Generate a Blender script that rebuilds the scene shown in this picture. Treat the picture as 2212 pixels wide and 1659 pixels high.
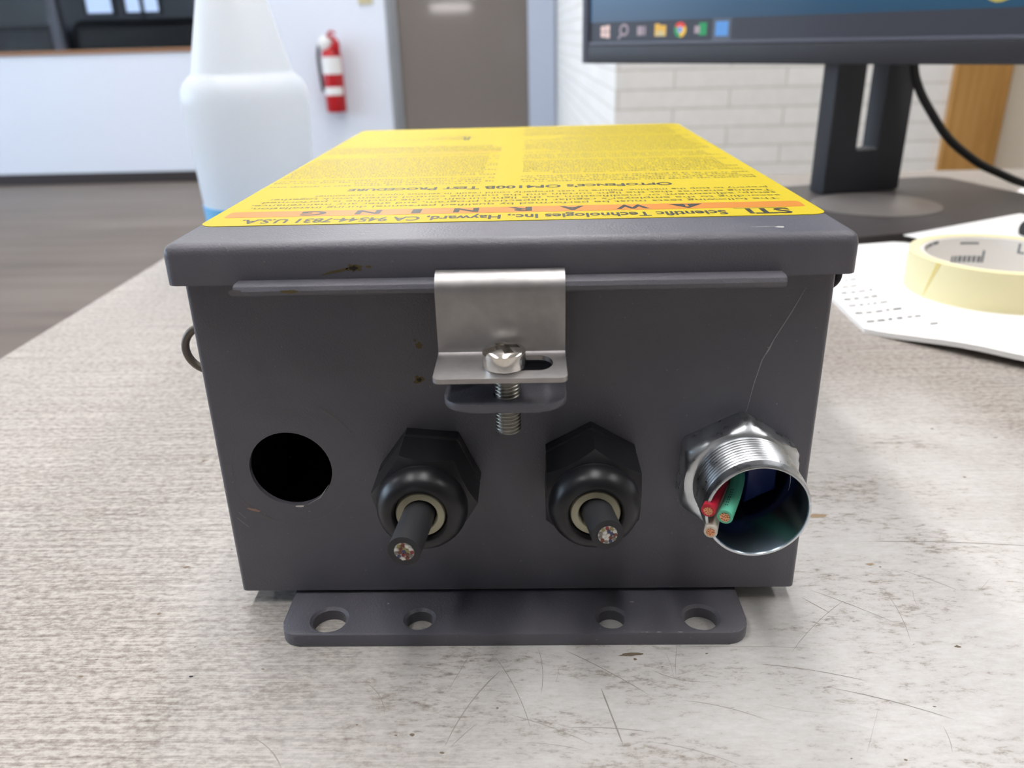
import bpy, bmesh, math, random
from mathutils import Vector, Matrix

random.seed(7)
scene = bpy.context.scene
for o in list(bpy.data.objects):
    bpy.data.objects.remove(o)
COL = scene.collection
PI = math.pi

# ------------------------------------------------------------------ camera
CAM = Vector((0.00605, -0.18156, 0.14466))
cd = bpy.data.cameras.new('camera')
cam = bpy.data.objects.new('camera', cd)
COL.objects.link(cam)
cam.matrix_world = Matrix(((0.99951, 0.01474, 0.02773, CAM.x),
                           (0.01961, 0.39677, -0.91771, CAM.y),
                           (-0.02453, 0.9178, 0.39628, CAM.z),
                           (0, 0, 0, 1)))
cd.sensor_width = 36.0
cd.lens = 1743.9 / 2212 * 36.0
cd.clip_start = 0.01
cd.clip_end = 60
cd.dof.use_dof = True
cd.dof.focus_distance = 0.205
cd.dof.aperture_fstop = 17.5
scene.camera = cam

# ------------------------------------------------------------------ world / exposure
w = bpy.data.worlds.new('world')
scene.world = w
w.use_nodes = True
w.node_tree.nodes['Background'].inputs[0].default_value = (0.75, 0.85, 1.0, 1)
w.node_tree.nodes['Background'].inputs[1].default_value = 0.3
scene.view_settings.view_transform = 'Standard'
scene.view_settings.look = 'None'
scene.view_settings.gamma = 1
scene.view_settings.use_curve_mapping = False
scene.view_settings.exposure = 0.25

LAMP_POWER = 16.5       # emission strength of the ceiling light diffusers
WIN_POWER = 6.2         # emission of the daylit windows
# strip lights run along Y in rows: (x, y)
LAMPS = [(0.10, -0.35), (0.10, 0.95), (0.10, 2.25), (-0.85, -0.35), (-0.85, 0.95), (-0.85, 2.25), (-0.85, 3.55), (-0.85, 4.85),
         (-2.8, 0.95), (-2.8, 2.25), (-2.8, 3.55), (-2.8, 4.85), (1.6, -0.35), (1.6, 0.95)]
FLOOR = -0.75
CEIL = 1.95


# ------------------------------------------------------------------ materials
def srgb(r, g, b):
    f = lambda c: (c / 12.92) if c <= 0.04045 else ((c + 0.055) / 1.055) ** 2.4
    return (f(r / 255), f(g / 255), f(b / 255), 1)


def mat(name, col, rough=0.5, metal=0.0, emit=None, estr=0, trans=0, ior=1.45, spec=None, coat=0, sss=0):
    m = bpy.data.materials.new(name)
    m.use_nodes = True
    p = m.node_tree.nodes['Principled BSDF']
    p.inputs['Base Color'].default_value = col
    p.inputs['Roughness'].default_value = rough
    p.inputs['Metallic'].default_value = metal
    p.inputs['IOR'].default_value = ior
    p.inputs['Transmission Weight'].default_value = trans
    if spec is not None:
        p.inputs['Specular IOR Level'].default_value = spec
    if coat:
        p.inputs['Coat Weight'].default_value = coat
    if emit:
        p.inputs['Emission Color'].default_value = emit
        p.inputs['Emission Strength'].default_value = estr
    if sss:
        p.inputs['Subsurface Weight'].default_value = sss
        p.inputs['Subsurface Radius'].default_value = (0.02, 0.02, 0.02)
    return m


class NT:
    """small node helper"""
    def __init__(s, m):
        s.m = m
        s.t = m.node_tree
        s.p = s.t.nodes['Principled BSDF']

    def n(s, typ, **kw):
        nd = s.t.nodes.new(typ)
        for k, v in kw.items():
            setattr(nd, k, v)
        return nd

    def l(s, a, b):
        s.t.links.new(a, b)

    def coords(s, scale=(1, 1, 1), rot=(0, 0, 0), loc=(0, 0, 0)):
        tc = s.n('ShaderNodeTexCoord')
        mp = s.n('ShaderNodeMapping')
        mp.inputs['Scale'].default_value = scale
        mp.inputs['Rotation'].default_value = rot
        mp.inputs['Location'].default_value = loc
        s.l(tc.outputs['Object'], mp.inputs['Vector'])
        return mp.outputs['Vector']

    def noise(s, vec, scale, detail=3, rough=0.55, dist=0):
        nd = s.n('ShaderNodeTexNoise')
        nd.inputs['Scale'].default_value = scale
        nd.inputs['Detail'].default_value = detail
        nd.inputs['Roughness'].default_value = rough
        nd.inputs['Distortion'].default_value = dist
        s.l(vec, nd.inputs['Vector'])
        return nd.outputs['Fac']

    def ramp(s, fac, stops):
        r = s.n('ShaderNodeValToRGB')
        e = r.color_ramp.elements
        while len(e) > 1:
            e.remove(e[-1])
        e[0].position, e[0].color = stops[0]
        for p, c in stops[1:]:
            x = e.new(p)
            x.color = c
        s.l(fac, r.inputs['Fac'])
        return r.outputs['Color']

    def mix(s, fac, a, b, blend='MIX'):
        m = s.n('ShaderNodeMix', data_type='RGBA', blend_type=blend)
        if hasattr(fac, 'is_linked'):
            s.l(fac, m.inputs[0])
        else:
            m.inputs[0].default_value = fac
        for v, i in ((a, 6), (b, 7)):
            if hasattr(v, 'is_linked'):
                s.l(v, m.inputs[i])
            else:
                m.inputs[i].default_value = v
        return m.outputs[2]

    def math(s, op, a, b=0.0, c=None, clamp=False):
        m = s.n('ShaderNodeMath', operation=op, use_clamp=clamp)
        for v, i in ((a, 0), (b, 1), (c, 2)):
            if v is None:
                continue
            if hasattr(v, 'is_linked'):
                s.l(v, m.inputs[i])
            else:
                m.inputs[i].default_value = v
        return m.outputs[0]

    def bump(s, h, strength=0.2, dist=0.001):
        b = s.n('ShaderNodeBump')
        b.inputs['Strength'].default_value = strength
        b.inputs['Distance'].default_value = dist
        s.l(h, b.inputs['Height'])
        s.l(b.outputs['Normal'], s.p.inputs['Normal'])


G = lambda v: (v, v, v, 1)


def m_paint():
    m = mat('dark_grey_paint', srgb(72, 71, 78), 0.42)
    t = NT(m)
    v = t.coords()
    big = t.noise(v, 28, 4)
    fine = t.noise(v, 2000, 2, 0.5)
    c = t.ramp(big, [(0.3, srgb(86, 86, 94)), (0.7, srgb(99, 97, 103))])
    spk = t.ramp(t.noise(v, 900, 1), [(0.74, G(0)), (0.78, G(1))])
    c = t.mix(t.math('MULTIPLY', spk, 0.35), c, srgb(140, 140, 145))
    t.l(c, t.p.inputs['Base Color'])
    t.l(t.ramp(big, [(0.3, G(0.32)), (0.7, G(0.44))]), t.p.inputs['Roughness'])
    t.bump(fine, 0.3, 0.0004)
    return m


def m_table():
    m = mat('worn_grey_wood_laminate', srgb(190, 182, 176), 0.38)
    t = NT(m)
    v1 = t.coords((13, 620, 1))
    v2 = t.coords((90, 1900, 1))
    v0 = t.coords()
    a = t.noise(v1, 1.0, 5, 0.65)
    b = t.noise(v2, 1.0, 4, 0.7)
    iso = t.noise(t.coords((380, 700, 1)), 1.0, 5, 0.7)
    grain = t.math('ADD', t.math('MULTIPLY', a, 0.5), t.math('MULTIPLY', b, 0.5))
    g2 = t.math('ADD', t.math('MULTIPLY', grain, 0.52), t.math('MULTIPLY', iso, 0.48))
    base = t.ramp(g2, [(0.37, srgb(100, 91, 84)), (0.46, srgb(138, 130, 122)), (0.53, srgb(168, 162, 155)), (0.63, srgb(188, 183, 177))])
    # worn pale area toward the right and front of the desk
    sx = t.n('ShaderNodeSeparateXYZ')
    t.l(v0, sx.inputs[0])
    wn = t.noise(v0, 14, 4, 0.6)
    px = t.math('MULTIPLY', t.math('SUBTRACT', sx.outputs['X'], 0.095), 0.85)
    py = t.math('SUBTRACT', sx.outputs['Y'], 0.005)
    dist = t.math('SQRT', t.math('ADD', t.math('MULTIPLY', px, px), t.math('MULTIPLY', py, py)))
    d = t.math('ADD', t.math('MULTIPLY', dist, -7.5), t.math('MULTIPLY', t.math('SUBTRACT', wn, 0.5), 1.8))
    mask = t.math('ADD', d, 1.35, clamp=True)
    speck = t.noise(t.coords((210, 560, 1)), 1.0, 6, 0.8)
    clus = t.noise(t.coords((22, 60, 1)), 1.0, 4, 0.6)
    speck = t.math('ADD', speck, t.math('MULTIPLY', t.math('SUBTRACT', clus, 0.5), 0.55))
    worn = t.ramp(speck, [(0.27, srgb(112, 102, 92)), (0.37, srgb(164, 157, 149)), (0.45, srgb(192, 189, 185)), (0.7, srgb(205, 204, 201))])
    c = t.mix(mask, base, worn)
    t.l(c, t.p.inputs['Base Color'])
    t.l(t.ramp(g2, [(0.35, G(0.48)), (0.65, G(0.34))]), t.p.inputs['Roughness'])
    t.bump(g2, 0.06, 0.0003)
    return m


def m_streak(name, dark, mid, light, sc, rough=0.45, along='x'):
    m = mat(name, mid, rough)
    t = NT(m)
    v = t.coords(sc)
    a = t.noise(v, 1.0, 5, 0.65)
    t.l(t.ramp(a, [(0.3, dark), (0.5, mid), (0.7, light)]), t.p.inputs['Base Color'])
    return m


def m_brick():
    m = mat('white_painted_brick', srgb(214, 211, 205), 0.6)
    t = NT(m)
    tc = t.n('ShaderNodeTexCoord')
    s = t.n('ShaderNodeSeparateXYZ')
    t.l(tc.outputs['Object'], s.inputs[0])
    u = t.math('ADD', s.outputs['X'], s.outputs['Y'])
    c = t.n('ShaderNodeCombineXYZ')
    t.l(u, c.inputs[0])
    t.l(t.math('ADD', s.outputs['Z'], 0.0095), c.inputs[1])
    b = t.n('ShaderNodeTexBrick')
    t.l(c.outputs[0], b.inputs['Vector'])
    b.offset = 0.5
    b.inputs['Scale'].default_value = 1.0
    b.inputs['Brick Width'].default_value = 0.32
    b.inputs['Row Height'].default_value = 0.0535
    b.inputs['Mortar Size'].default_value = 0.0042
    b.inputs['Mortar Smooth'].default_value = 0.35
    b.inputs['Color1'].default_value = srgb(240, 239, 236)
    b.inputs['Color2'].default_value = srgb(232, 231, 228)
    b.inputs['Mortar'].default_value = srgb(214, 212, 205)
    n = t.noise(t.coords(), 30, 4)
    t.l(t.mix(0.12, b.outputs['Color'], t.ramp(n, [(0.3, G(0.6)), (0.7, G(1.0))])), t.p.inputs['Base Color'])
    t.bump(t.math('SUBTRACT', t.math('MULTIPLY', n, 0.4), b.outputs['Fac']), 0.45, 0.004)
    return m


def m_metal(name, col, rough, sc=(40, 900, 900), amt=0.12, metal=1.0):
    m = mat(name, col, rough, metal)
    t = NT(m)
    n = t.noise(t.coords(sc), 1.0, 4)
    t.l(t.ramp(n, [(0.3, G(max(0.04, rough - amt))), (0.7, G(rough + amt))]), t.p.inputs['Roughness'])
    n2 = t.noise(t.coords(), 120, 4)
    d = tuple(x * 0.72 for x in col[:3]) + (1,)
    t.l(t.ramp(n2, [(0.2, d), (0.75, col)]), t.p.inputs['Base Color'])
    return m


M = {}
M['paint'] = m_paint()
M['scratch'] = mat('bare_scratch', srgb(150, 148, 150), 0.5)
M['scratch_dim'] = mat('faint_scratch', srgb(98, 95, 98), 0.5)
M['scratch_bright'] = mat('bright_scratch', srgb(200, 195, 192), 0.4)
M['rust'] = mat('rust_brown', srgb(92, 80, 50), 0.8)
M['rust_dark'] = mat('dark_pit', srgb(38, 34, 26), 0.8)
M['pink_scuff'] = mat('pinkish_scuff', srgb(150, 122, 112), 0.6)
M['steel'] = m_metal('brushed_stainless', (0.45, 0.435, 0.43, 1), 0.45, (700, 700, 700), 0.04)
M['chrome'] = mat('polished_steel', (0.72, 0.69, 0.65, 1), 0.16, 1.0)
M['loop_steel'] = mat('dull_wire', srgb(112, 104, 96), 0.45, 0.6)
M['thread_steel'] = mat('screw_thread_steel', (0.42, 0.41, 0.38, 1), 0.3, 1.0)
M['zinc'] = m_metal('zinc_plated_steel', (0.74, 0.77, 0.80, 1), 0.34, (300, 300, 300), 0.1)
M['zinc_dark'] = mat('zinc_bore', (0.30, 0.36, 0.42, 1), 0.25, 1.0)
M['gland'] = mat('black_nylon', srgb(27, 27, 30), 0.33)
M['seal'] = mat('beige_rubber_seal', srgb(176, 172, 148), 0.6)
M['cable'] = mat('black_cable_jacket', srgb(44, 44, 47), 0.55)
M['copper'] = mat('copper_strands', (0.75, 0.36, 0.2, 1), 0.35, 1.0)
M['foil'] = mat('shield_foil', (0.62, 0.62, 0.6, 1), 0.4, 1.0)
M['w_red'] = mat('red_insulation', srgb(196, 38, 62), 0.4)
M['w_green'] = mat('green_insulation', srgb(104, 200, 168), 0.4)
M['w_white'] = mat('white_insulation', srgb(225, 218, 205), 0.4)
M['w_brown'] = mat('brown_insulation', srgb(110, 62, 50), 0.5)
M['w_blue'] = mat('blue_insulation', srgb(60, 70, 150), 0.5)
M['w_yellow'] = mat('yellow_insulation', srgb(190, 170, 70), 0.5)
M['core_red'] = mat('dull_red_core', srgb(128, 50, 52), 0.5)
M['core_grey'] = mat('grey_core', srgb(120, 116, 110), 0.5)
M['core_blue'] = mat('dull_blue_core', srgb(62, 66, 98), 0.5)
M['w_yellow'] = mat('dull_yellow_core', srgb(140, 132, 84), 0.5)
M['blue_liner'] = mat('dark_blue_plastic', srgb(20, 40, 110), 0.35)
M['yellow'] = mat('yellow_label', srgb(192, 171, 6), 0.5, spec=0.3)
M['orange'] = mat('orange_bar', srgb(198, 124, 30), 0.4)
M['ink'] = mat('black_ink', srgb(52, 50, 34), 0.4)
M['ink_mid'] = mat('grey_print_on_yellow', srgb(90, 82, 28), 0.4)
M['ink_soft'] = mat('thin_black_print', srgb(120, 108, 20), 0.4)
M['ink_orange'] = mat('orange_print', srgb(226, 160, 30), 0.4)
M['table'] = m_table()
M['t_scr'] = mat('table_scratch', srgb(142, 136, 128), 0.6)
M['t_stain'] = mat('brown_stain', srgb(160, 138, 110), 0.6)
M['t_dark'] = mat('dark_speck', srgb(110, 96, 80), 0.6)
M['floor'] = m_streak('grey_brown_plank_floor', srgb(98, 87, 79), srgb(114, 103, 94), srgb(128, 117, 108), (0.7, 9, 1), 0.5)
M['wall'] = mat('white_wall_paint', srgb(219, 224, 234), 0.55)  # some of the daylight's blue cast is mixed into this colour
M['wall_low_bounce'] = mat('low_bounce_wall', srgb(120, 108, 96), 0.6)  # invented dark tone for the unseen wall, cuts bounce onto the box front
M['wall_beige'] = mat('beige_wall_paint', srgb(212, 201, 184), 0.6)
M['ceil'] = mat('ceiling_tile', srgb(225, 225, 222), 0.8)
M['base'] = mat('dark_rubber_base', srgb(50, 42, 41), 0.5)
M['brick'] = m_brick()
M['wood'] = m_streak('oak_trim', srgb(150, 108, 52), srgb(178, 132, 72), srgb(192, 148, 88), (60, 60, 2.5), 0.45)
M['sill'] = mat('brown_sill', srgb(150, 108, 76), 0.5)
M['door'] = mat('grey_brown_door_paint', srgb(122, 114, 108), 0.06)
M['frame_blue'] = mat('pale_blue_grey_frame', srgb(176, 184, 200), 0.45)
M['frame_grey'] = mat('grey_frame', srgb(140, 142, 146), 0.45)
M['dark_room'] = mat('dim_room_wall', srgb(128, 131, 136), 0.7)
M['very_dark'] = mat('near_black', srgb(26, 25, 26), 0.6)
M['post'] = mat('dim_post', srgb(96, 94, 104), 0.6)
M['lit_window'] = mat('daylit_pane', (0.3, 0.4, 0.6, 1), 0.5, emit=(0.55, 0.72, 1.0, 1), estr=0.75)
M['day_window'] = mat('bright_window_pane', (0.5, 0.6, 0.8, 1), 0.5, emit=(0.66, 0.82, 1.0, 1), estr=WIN_POWER)
M['glint_pane'] = mat('door_glint_emitter', (0.6, 0.6, 0.6, 1), 0.5, emit=(1.0, 0.95, 0.95, 1), estr=16.0)  # glow of the added pane that the door mirrors
M['lamp'] = mat('lamp_diffuser', (0.9, 0.9, 0.9, 1), 0.5, emit=(1.0, 0.98, 0.975, 1), estr=LAMP_POWER)
M['white_metal'] = mat('white_enamel', srgb(225, 225, 225), 0.4)
M['mon'] = mat('black_monitor_plastic', srgb(50, 50, 54), 0.5)
M['mon_light'] = mat('grey_monitor_edge', srgb(92, 94, 106), 0.4)
M['pole'] = mat('dark_stand_plastic', srgb(46, 47, 52), 0.55)
M['stand'] = mat('grey_stand_base', srgb(66, 62, 62), 0.45)
M['disc'] = mat('satin_swivel_disc', srgb(108, 104, 102), 0.35)
M['paper'] = mat('white_paper', srgb(244, 243, 241), 0.7)
M['paper_ink'] = mat('grey_print', srgb(84, 84, 82), 0.7)
M['paper_edge'] = mat('paper_edge', srgb(214, 210, 200), 0.8)
M['tape'] = mat('cream_masking_tape', srgb(234, 225, 180), 0.55)
M['tape_end'] = mat('tape_loose_end', srgb(226, 208, 130), 0.55)
M['core'] = mat('pale_cardboard_core', srgb(222, 218, 212), 0.7)
M['core_ink'] = mat('core_print', srgb(120, 122, 124), 0.7)
M['bottle'] = mat('milky_plastic', srgb(250, 252, 255), 0.35)
_t = NT(M['bottle'])
_tr = _t.n('ShaderNodeBsdfTranslucent')
_tr.inputs[0].default_value = (0.95, 0.98, 1.0, 1)
_mx = _t.n('ShaderNodeMixShader')
_mx.inputs[0].default_value = 0.45
_t.l(_t.p.outputs[0], _mx.inputs[1])
_t.l(_tr.outputs[0], _mx.inputs[2])
_t.l(_mx.outputs[0], _t.t.nodes['Material Output'].inputs[0])
M['liquid'] = mat('blue_cleaner', srgb(120, 200, 255), 0.3)
M['ext_red'] = mat('extinguisher_red', srgb(176, 22, 30), 0.3)
M['ext_label'] = mat('extinguisher_label', srgb(225, 224, 222), 0.45)
M['black'] = mat('black_rubber', srgb(28, 28, 28), 0.5)
M['glass'] = mat('window_glass', (1, 1, 1, 1), 0.02, trans=1.0, ior=1.1)
M['tan'] = mat('tan_plate', srgb(196, 186, 150), 0.5)


def m_screen():
    m = mat('lit_screen', (0.01, 0.01, 0.012, 1), 0.25)
    t = NT(m)
    tc = t.n('ShaderNodeTexCoord')
    s = t.n('ShaderNodeSeparateXYZ')
    t.l(tc.outputs['Object'], s.inputs[0])
    zz = t.math('DIVIDE', s.outputs['Z'], 0.14, clamp=True)
    xx = t.math('DIVIDE', s.outputs['X'], 0.5, clamp=True)
    left = t.ramp(zz, [(0.14, srgb(48, 62, 82)), (0.4, srgb(50, 84, 118)), (1, srgb(40, 80, 120))])
    right = t.ramp(zz, [(0.14, srgb(38, 74, 98)), (0.4, srgb(36, 84, 112)), (1, srgb(30, 80, 120))])
    c = t.mix(xx, left, right)
    t.l(c, t.p.inputs['Emission Color'])
    t.p.inputs['Emission Strength'].default_value = 0.8
    return m


M['screen'] = m_screen()


def m_emit(name, c, s=0.85):
    return mat(name, G(0.01), 0.4, emit=c, estr=s)


M['taskbar'] = m_emit('taskbar_strip', srgb(52, 54, 64))
M['ic_white'] = m_emit('icon_white', srgb(235, 205, 200))
M['ic_grey'] = m_emit('icon_grey', srgb(165, 150, 160))
M['ic_folder'] = m_emit('icon_yellow', srgb(226, 178, 70))
M['ic_folder2'] = m_emit('icon_cream', srgb(205, 190, 140))
M['ic_red'] = m_emit('icon_red', srgb(224, 62, 52))
M['ic_green'] = m_emit('icon_green', srgb(30, 150, 90))
M['ic_yel'] = m_emit('icon_amber', srgb(236, 190, 60))
M['ic_blue'] = m_emit('icon_blue', srgb(90, 150, 220))
M['ic_tile'] = m_emit('icon_tile', srgb(86, 94, 108))
M['wall_yellow'] = m_emit('wallpaper_yellow', srgb(176, 164, 80))
M['wall_inner'] = m_emit('wallpaper_shape', srgb(120, 110, 110))


# ------------------------------------------------------------------ object helpers
def tag(o, label=None, cat=None, group=None, kind=None):
    if label:
        o['label'] = label
    if cat:
        o['category'] = cat
    if group:
        o['group'] = group
    if kind:
        o['kind'] = kind
    return o


def link(name, me, parent=None):
    o = bpy.data.objects.new(name, me)
    COL.objects.link(o)
    if parent is not None:
        o.parent = parent
    return o


def empty(name, loc, label, cat, rz=0, group=None):
    o = link(name, None)
    o.location = loc
    o.rotation_euler = (0, 0, rz)
    o.empty_display_size = 0.02
    return tag(o, label, cat, group)


def obj(name, bm, mats, parent=None, smooth=None, world=True):
    """bm in world coordinates unless world=False (then parent-local)"""
    if not isinstance(mats, (list, tuple)):
        mats = [mats]
    me = bpy.data.meshes.new(name)
    bmesh.ops.recalc_face_normals(bm, faces=bm.faces)
    bm.to_mesh(me)
    bm.free()
    for m in mats:
        me.materials.append(m)
    if smooth is not None:
        me.shade_smooth()
        try:
            me.set_sharp_from_angle(angle=math.radians(smooth))
        except Exception:
            pass
    o = link(name, me)
    if parent is not None:
        o.parent = parent
        if world:
            o.matrix_parent_inverse = world_of(parent).inverted()
    return o


def world_of(o):
    m = o.matrix_basis.copy()
    if o.parent:
        m = world_of(o.parent) @ o.matrix_parent_inverse @ m
    return m


def struct(name, bm, m, parent=None, smooth=None):
    o = obj(name, bm, m, parent, smooth)
    if parent is None:
        o['kind'] = 'structure'
    return o


def BM():
    return bmesh.new()


def box(bm, x0, x1, y0, y1, z0, z1, mi=0, bev=0, seg=2, T=None):
    vs = [bm.verts.new((x, y, z)) for z in (z0, z1) for y in (y0, y1) for x in (x0, x1)]
    F = []
    for idx in ((0, 2, 3, 1), (4, 5, 7, 6), (0, 1, 5, 4), (2, 6, 7, 3), (0, 4, 6, 2), (1, 3, 7, 5)):
        f = bm.faces.new([vs[i] for i in idx])
        f.material_index = mi
        F.append(f)
    if bev:
        es = list({e for f in F for e in f.edges})
        r = bmesh.ops.bevel(bm, geom=es, offset=bev, segments=seg, affect='EDGES', profile=0.5)
        vs = list({v for f in r['faces'] for v in f.verts} | {v for v in vs if v.is_valid})
        for f in bm.faces:
            pass
    if T is not None:
        bmesh.ops.transform(bm, matrix=T, verts=[v for v in vs if v.is_valid])
    return vs


def poly_prism(bm, pts, t0, t1, axis='z', mi=0, bev=0, seg=2, T=None):
    """extrude 2D polygon. axis z: pts=(x,y); axis y: pts=(x,z); axis x: pts=(y,z)"""
    def P(p, t):
        return {'z': (p[0], p[1], t), 'y': (p[0], t, p[1]), 'x': (t, p[0], p[1])}[axis]
    a = [bm.verts.new(P(p, t0)) for p in pts]
    b = [bm.verts.new(P(p, t1)) for p in pts]
    n = len(pts)
    F = [bm.faces.new(a), bm.faces.new(b[::-1])]
    for i in range(n):
        F.append(bm.faces.new([a[i], b[i], b[(i + 1) % n], a[(i + 1) % n]]))
    for f in F:
        f.material_index = mi
    vs = a + b
    if bev:
        es = list(set(F[0].edges) | set(F[1].edges))
        r = bmesh.ops.bevel(bm, geom=es, offset=bev, segments=seg, affect='EDGES', profile=0.5)
        vs = list({v for f in r['faces'] for v in f.verts} | {v for v in vs if v.is_valid})
    if T is not None:
        bmesh.ops.transform(bm, matrix=T, verts=[v for v in vs if v.is_valid])
    return vs


def rrect(x0, x1, y0, y1, r, n=5, corners=(1, 1, 1, 1)):
    out = []
    for k, (cx, cy, a0) in enumerate(((x1 - r, y1 - r, 0), (x0 + r, y1 - r, 90), (x0 + r, y0 + r, 180), (x1 - r, y0 + r, 270))):
        if corners[k]:
            for i in range(n + 1):
                a = math.radians(a0 + 90 * i / n)
                out.append((cx + r * math.cos(a), cy + r * math.sin(a)))
        else:
            out.append(((x1, y1), (x0, y1), (x0, y0), (x1, y0))[k])
    return out


def circ(cx, cy, r, n=32, ph=0, ry=None):
    ry = ry or r
    return [(cx + r * math.cos(ph + 2 * PI * i / n), cy + ry * math.sin(ph + 2 * PI * i / n)) for i in range(n)]


def lathe(bm, prof, T=None, seg=40, mi=0, cap0=False, cap1=False, a0=0, a1=2 * PI):
    """profile [(r, h)] about local Z, transformed by T"""
    full = abs(a1 - a0 - 2 * PI) < 1e-6
    n = seg if full else seg + 1
    rings = []
    allv = []
    for r, h in prof:
        ring = [bm.verts.new((r * math.cos(a0 + (a1 - a0) * i / seg), r * math.sin(a0 + (a1 - a0) * i / seg), h)) for i in range(n)]
        rings.append(ring)
        allv += ring
    for a, b in zip(rings, rings[1:]):
        for i in range(seg):
            j = (i + 1) % n
            f = bm.faces.new([a[i], a[j], b[j], b[i]])
            f.material_index = mi
    if cap0:
        bm.faces.new(rings[0][::-1]).material_index = mi
    if cap1:
        bm.faces.new(rings[-1]).material_index = mi
    if T is not None:
        bmesh.ops.transform(bm, matrix=T, verts=allv)
    return allv


def AX(c, d):
    """matrix with local Z along d, origin c"""
    q = Vector(d).normalized().to_track_quat('Z', 'Y')
    return Matrix.Translation(Vector(c)) @ q.to_matrix().to_4x4()


def tube(bm, pts, r, seg=14, mi=0, cap=True, sub=0):
    P = [Vector(p) for p in pts]
    if sub:
        Q = []
        for i in range(len(P) - 1):
            p0, p1, p2, p3 = P[max(i - 1, 0)], P[i], P[i + 1], P[min(i + 2, len(P) - 1)]
            for k in range(sub):
                t = k / sub
                Q.append(0.5 * ((2 * p1) + (p2 - p0) * t + (2 * p0 - 5 * p1 + 4 * p2 - p3) * t * t + (3 * p1 - p0 - 3 * p2 + p3) * t ** 3))
        Q.append(P[-1])
        P = Q
    rs = [r[min(len(r) - 1, i * len(r) // len(P))] for i in range(len(P))] if isinstance(r, (list, tuple)) else [r] * len(P)
    rings = []
    up = None
    for i, p in enumerate(P):
        d = (P[min(i + 1, len(P) - 1)] - P[max(i - 1, 0)]).normalized()
        if up is None:
            up = d.orthogonal().normalized()
        up = (up - d * up.dot(d)).normalized()
        sd = d.cross(up)
        rings.append([bm.verts.new(p + rs[i] * (math.cos(2 * PI * k / seg) * up + math.sin(2 * PI * k / seg) * sd)) for k in range(seg)])
    for a, b in zip(rings, rings[1:]):
        for k in range(seg):
            bm.faces.new([a[k], a[(k + 1) % seg], b[(k + 1) % seg], b[k]]).material_index = mi
    if cap:
        bm.faces.new(rings[0][::-1]).material_index = mi
        bm.faces.new(rings[-1]).material_index = mi


def torus(bm, c, axis, R, r, seg=32, rs=10, mi=0):
    T = AX(c, axis)
    vs = []
    for i in range(seg):
        a = 2 * PI * i / seg
        vs.append([bm.verts.new(T @ Vector(((R + r * math.cos(2 * PI * k / rs)) * math.cos(a), (R + r * math.cos(2 * PI * k / rs)) * math.sin(a), r * math.sin(2 * PI * k / rs)))) for k in range(rs)])
    for i in range(seg):
        for k in range(rs):
            bm.faces.new([vs[i][k], vs[(i + 1) % seg][k], vs[(i + 1) % seg][(k + 1) % rs], vs[i][(k + 1) % rs]]).material_index = mi


def strip(bm, pts, wid, nrm, off, mi):
    """thin flat mark following pts, lifted by off along nrm"""
    nrm = Vector(nrm)
    P = [Vector(p) + nrm * off for p in pts]
    L = []
    for i, p in enumerate(P):
        d = (P[min(i + 1, len(P) - 1)] - P[max(i - 1, 0)]).normalized()
        s = d.cross(nrm).normalized()
        k = 1.0 if 0 < i < len(P) - 1 else 0.25
        ww = wid * k * random.uniform(0.75, 1.2)
        L.append((bm.verts.new(p + s * ww / 2), bm.verts.new(p - s * ww / 2)))
    for (a, b), (c, d) in zip(L, L[1:]):
        bm.faces.new([a, b, d, c]).material_index = mi


def blob(bm, c, u, v, ru, rv, nrm, off, mi, n=14, jag=0.3):
    c, u, v, nrm = Vector(c), Vector(u), Vector(v), Vector(nrm)
    vs = []
    for i in range(n):
        a = 2 * PI * i / n
        k = 1 + random.uniform(-jag, jag)
        vs.append(bm.verts.new(c + nrm * off + u * ru * k * math.cos(a) + v * rv * k * math.sin(a)))
    bm.faces.new(vs).material_index = mi


def bm_bool(bm, cutters):
    """bm minus each cutter bmesh (exact boolean), returns new bmesh"""
    me = bpy.data.meshes.new('tmp')
    bmesh.ops.recalc_face_normals(bm, faces=bm.faces)
    bm.to_mesh(me)
    bm.free()
    o = bpy.data.objects.new('tmp', me)
    COL.objects.link(o)
    cs = []
    for c in cutters:
        bmesh.ops.recalc_face_normals(c, faces=c.faces)
        m2 = bpy.data.meshes.new('tmpc')
        c.to_mesh(m2)
        c.free()
        oc = bpy.data.objects.new('tmpc', m2)
        COL.objects.link(oc)
        md = o.modifiers.new('b', 'BOOLEAN')
        md.operation = 'DIFFERENCE'
        md.solver = 'EXACT'
        md.object = oc
        cs.append(oc)
    dg = bpy.context.evaluated_depsgraph_get()
    dg.update()
    out = bmesh.new()
    ev = o.evaluated_get(dg)
    out.from_mesh(ev.to_mesh())
    ev.to_mesh_clear()
    for x in cs + [o]:
        d = x.data
        bpy.data.objects.remove(x)
        bpy.data.meshes.remove(d)
    return out


_tc = {}


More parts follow.
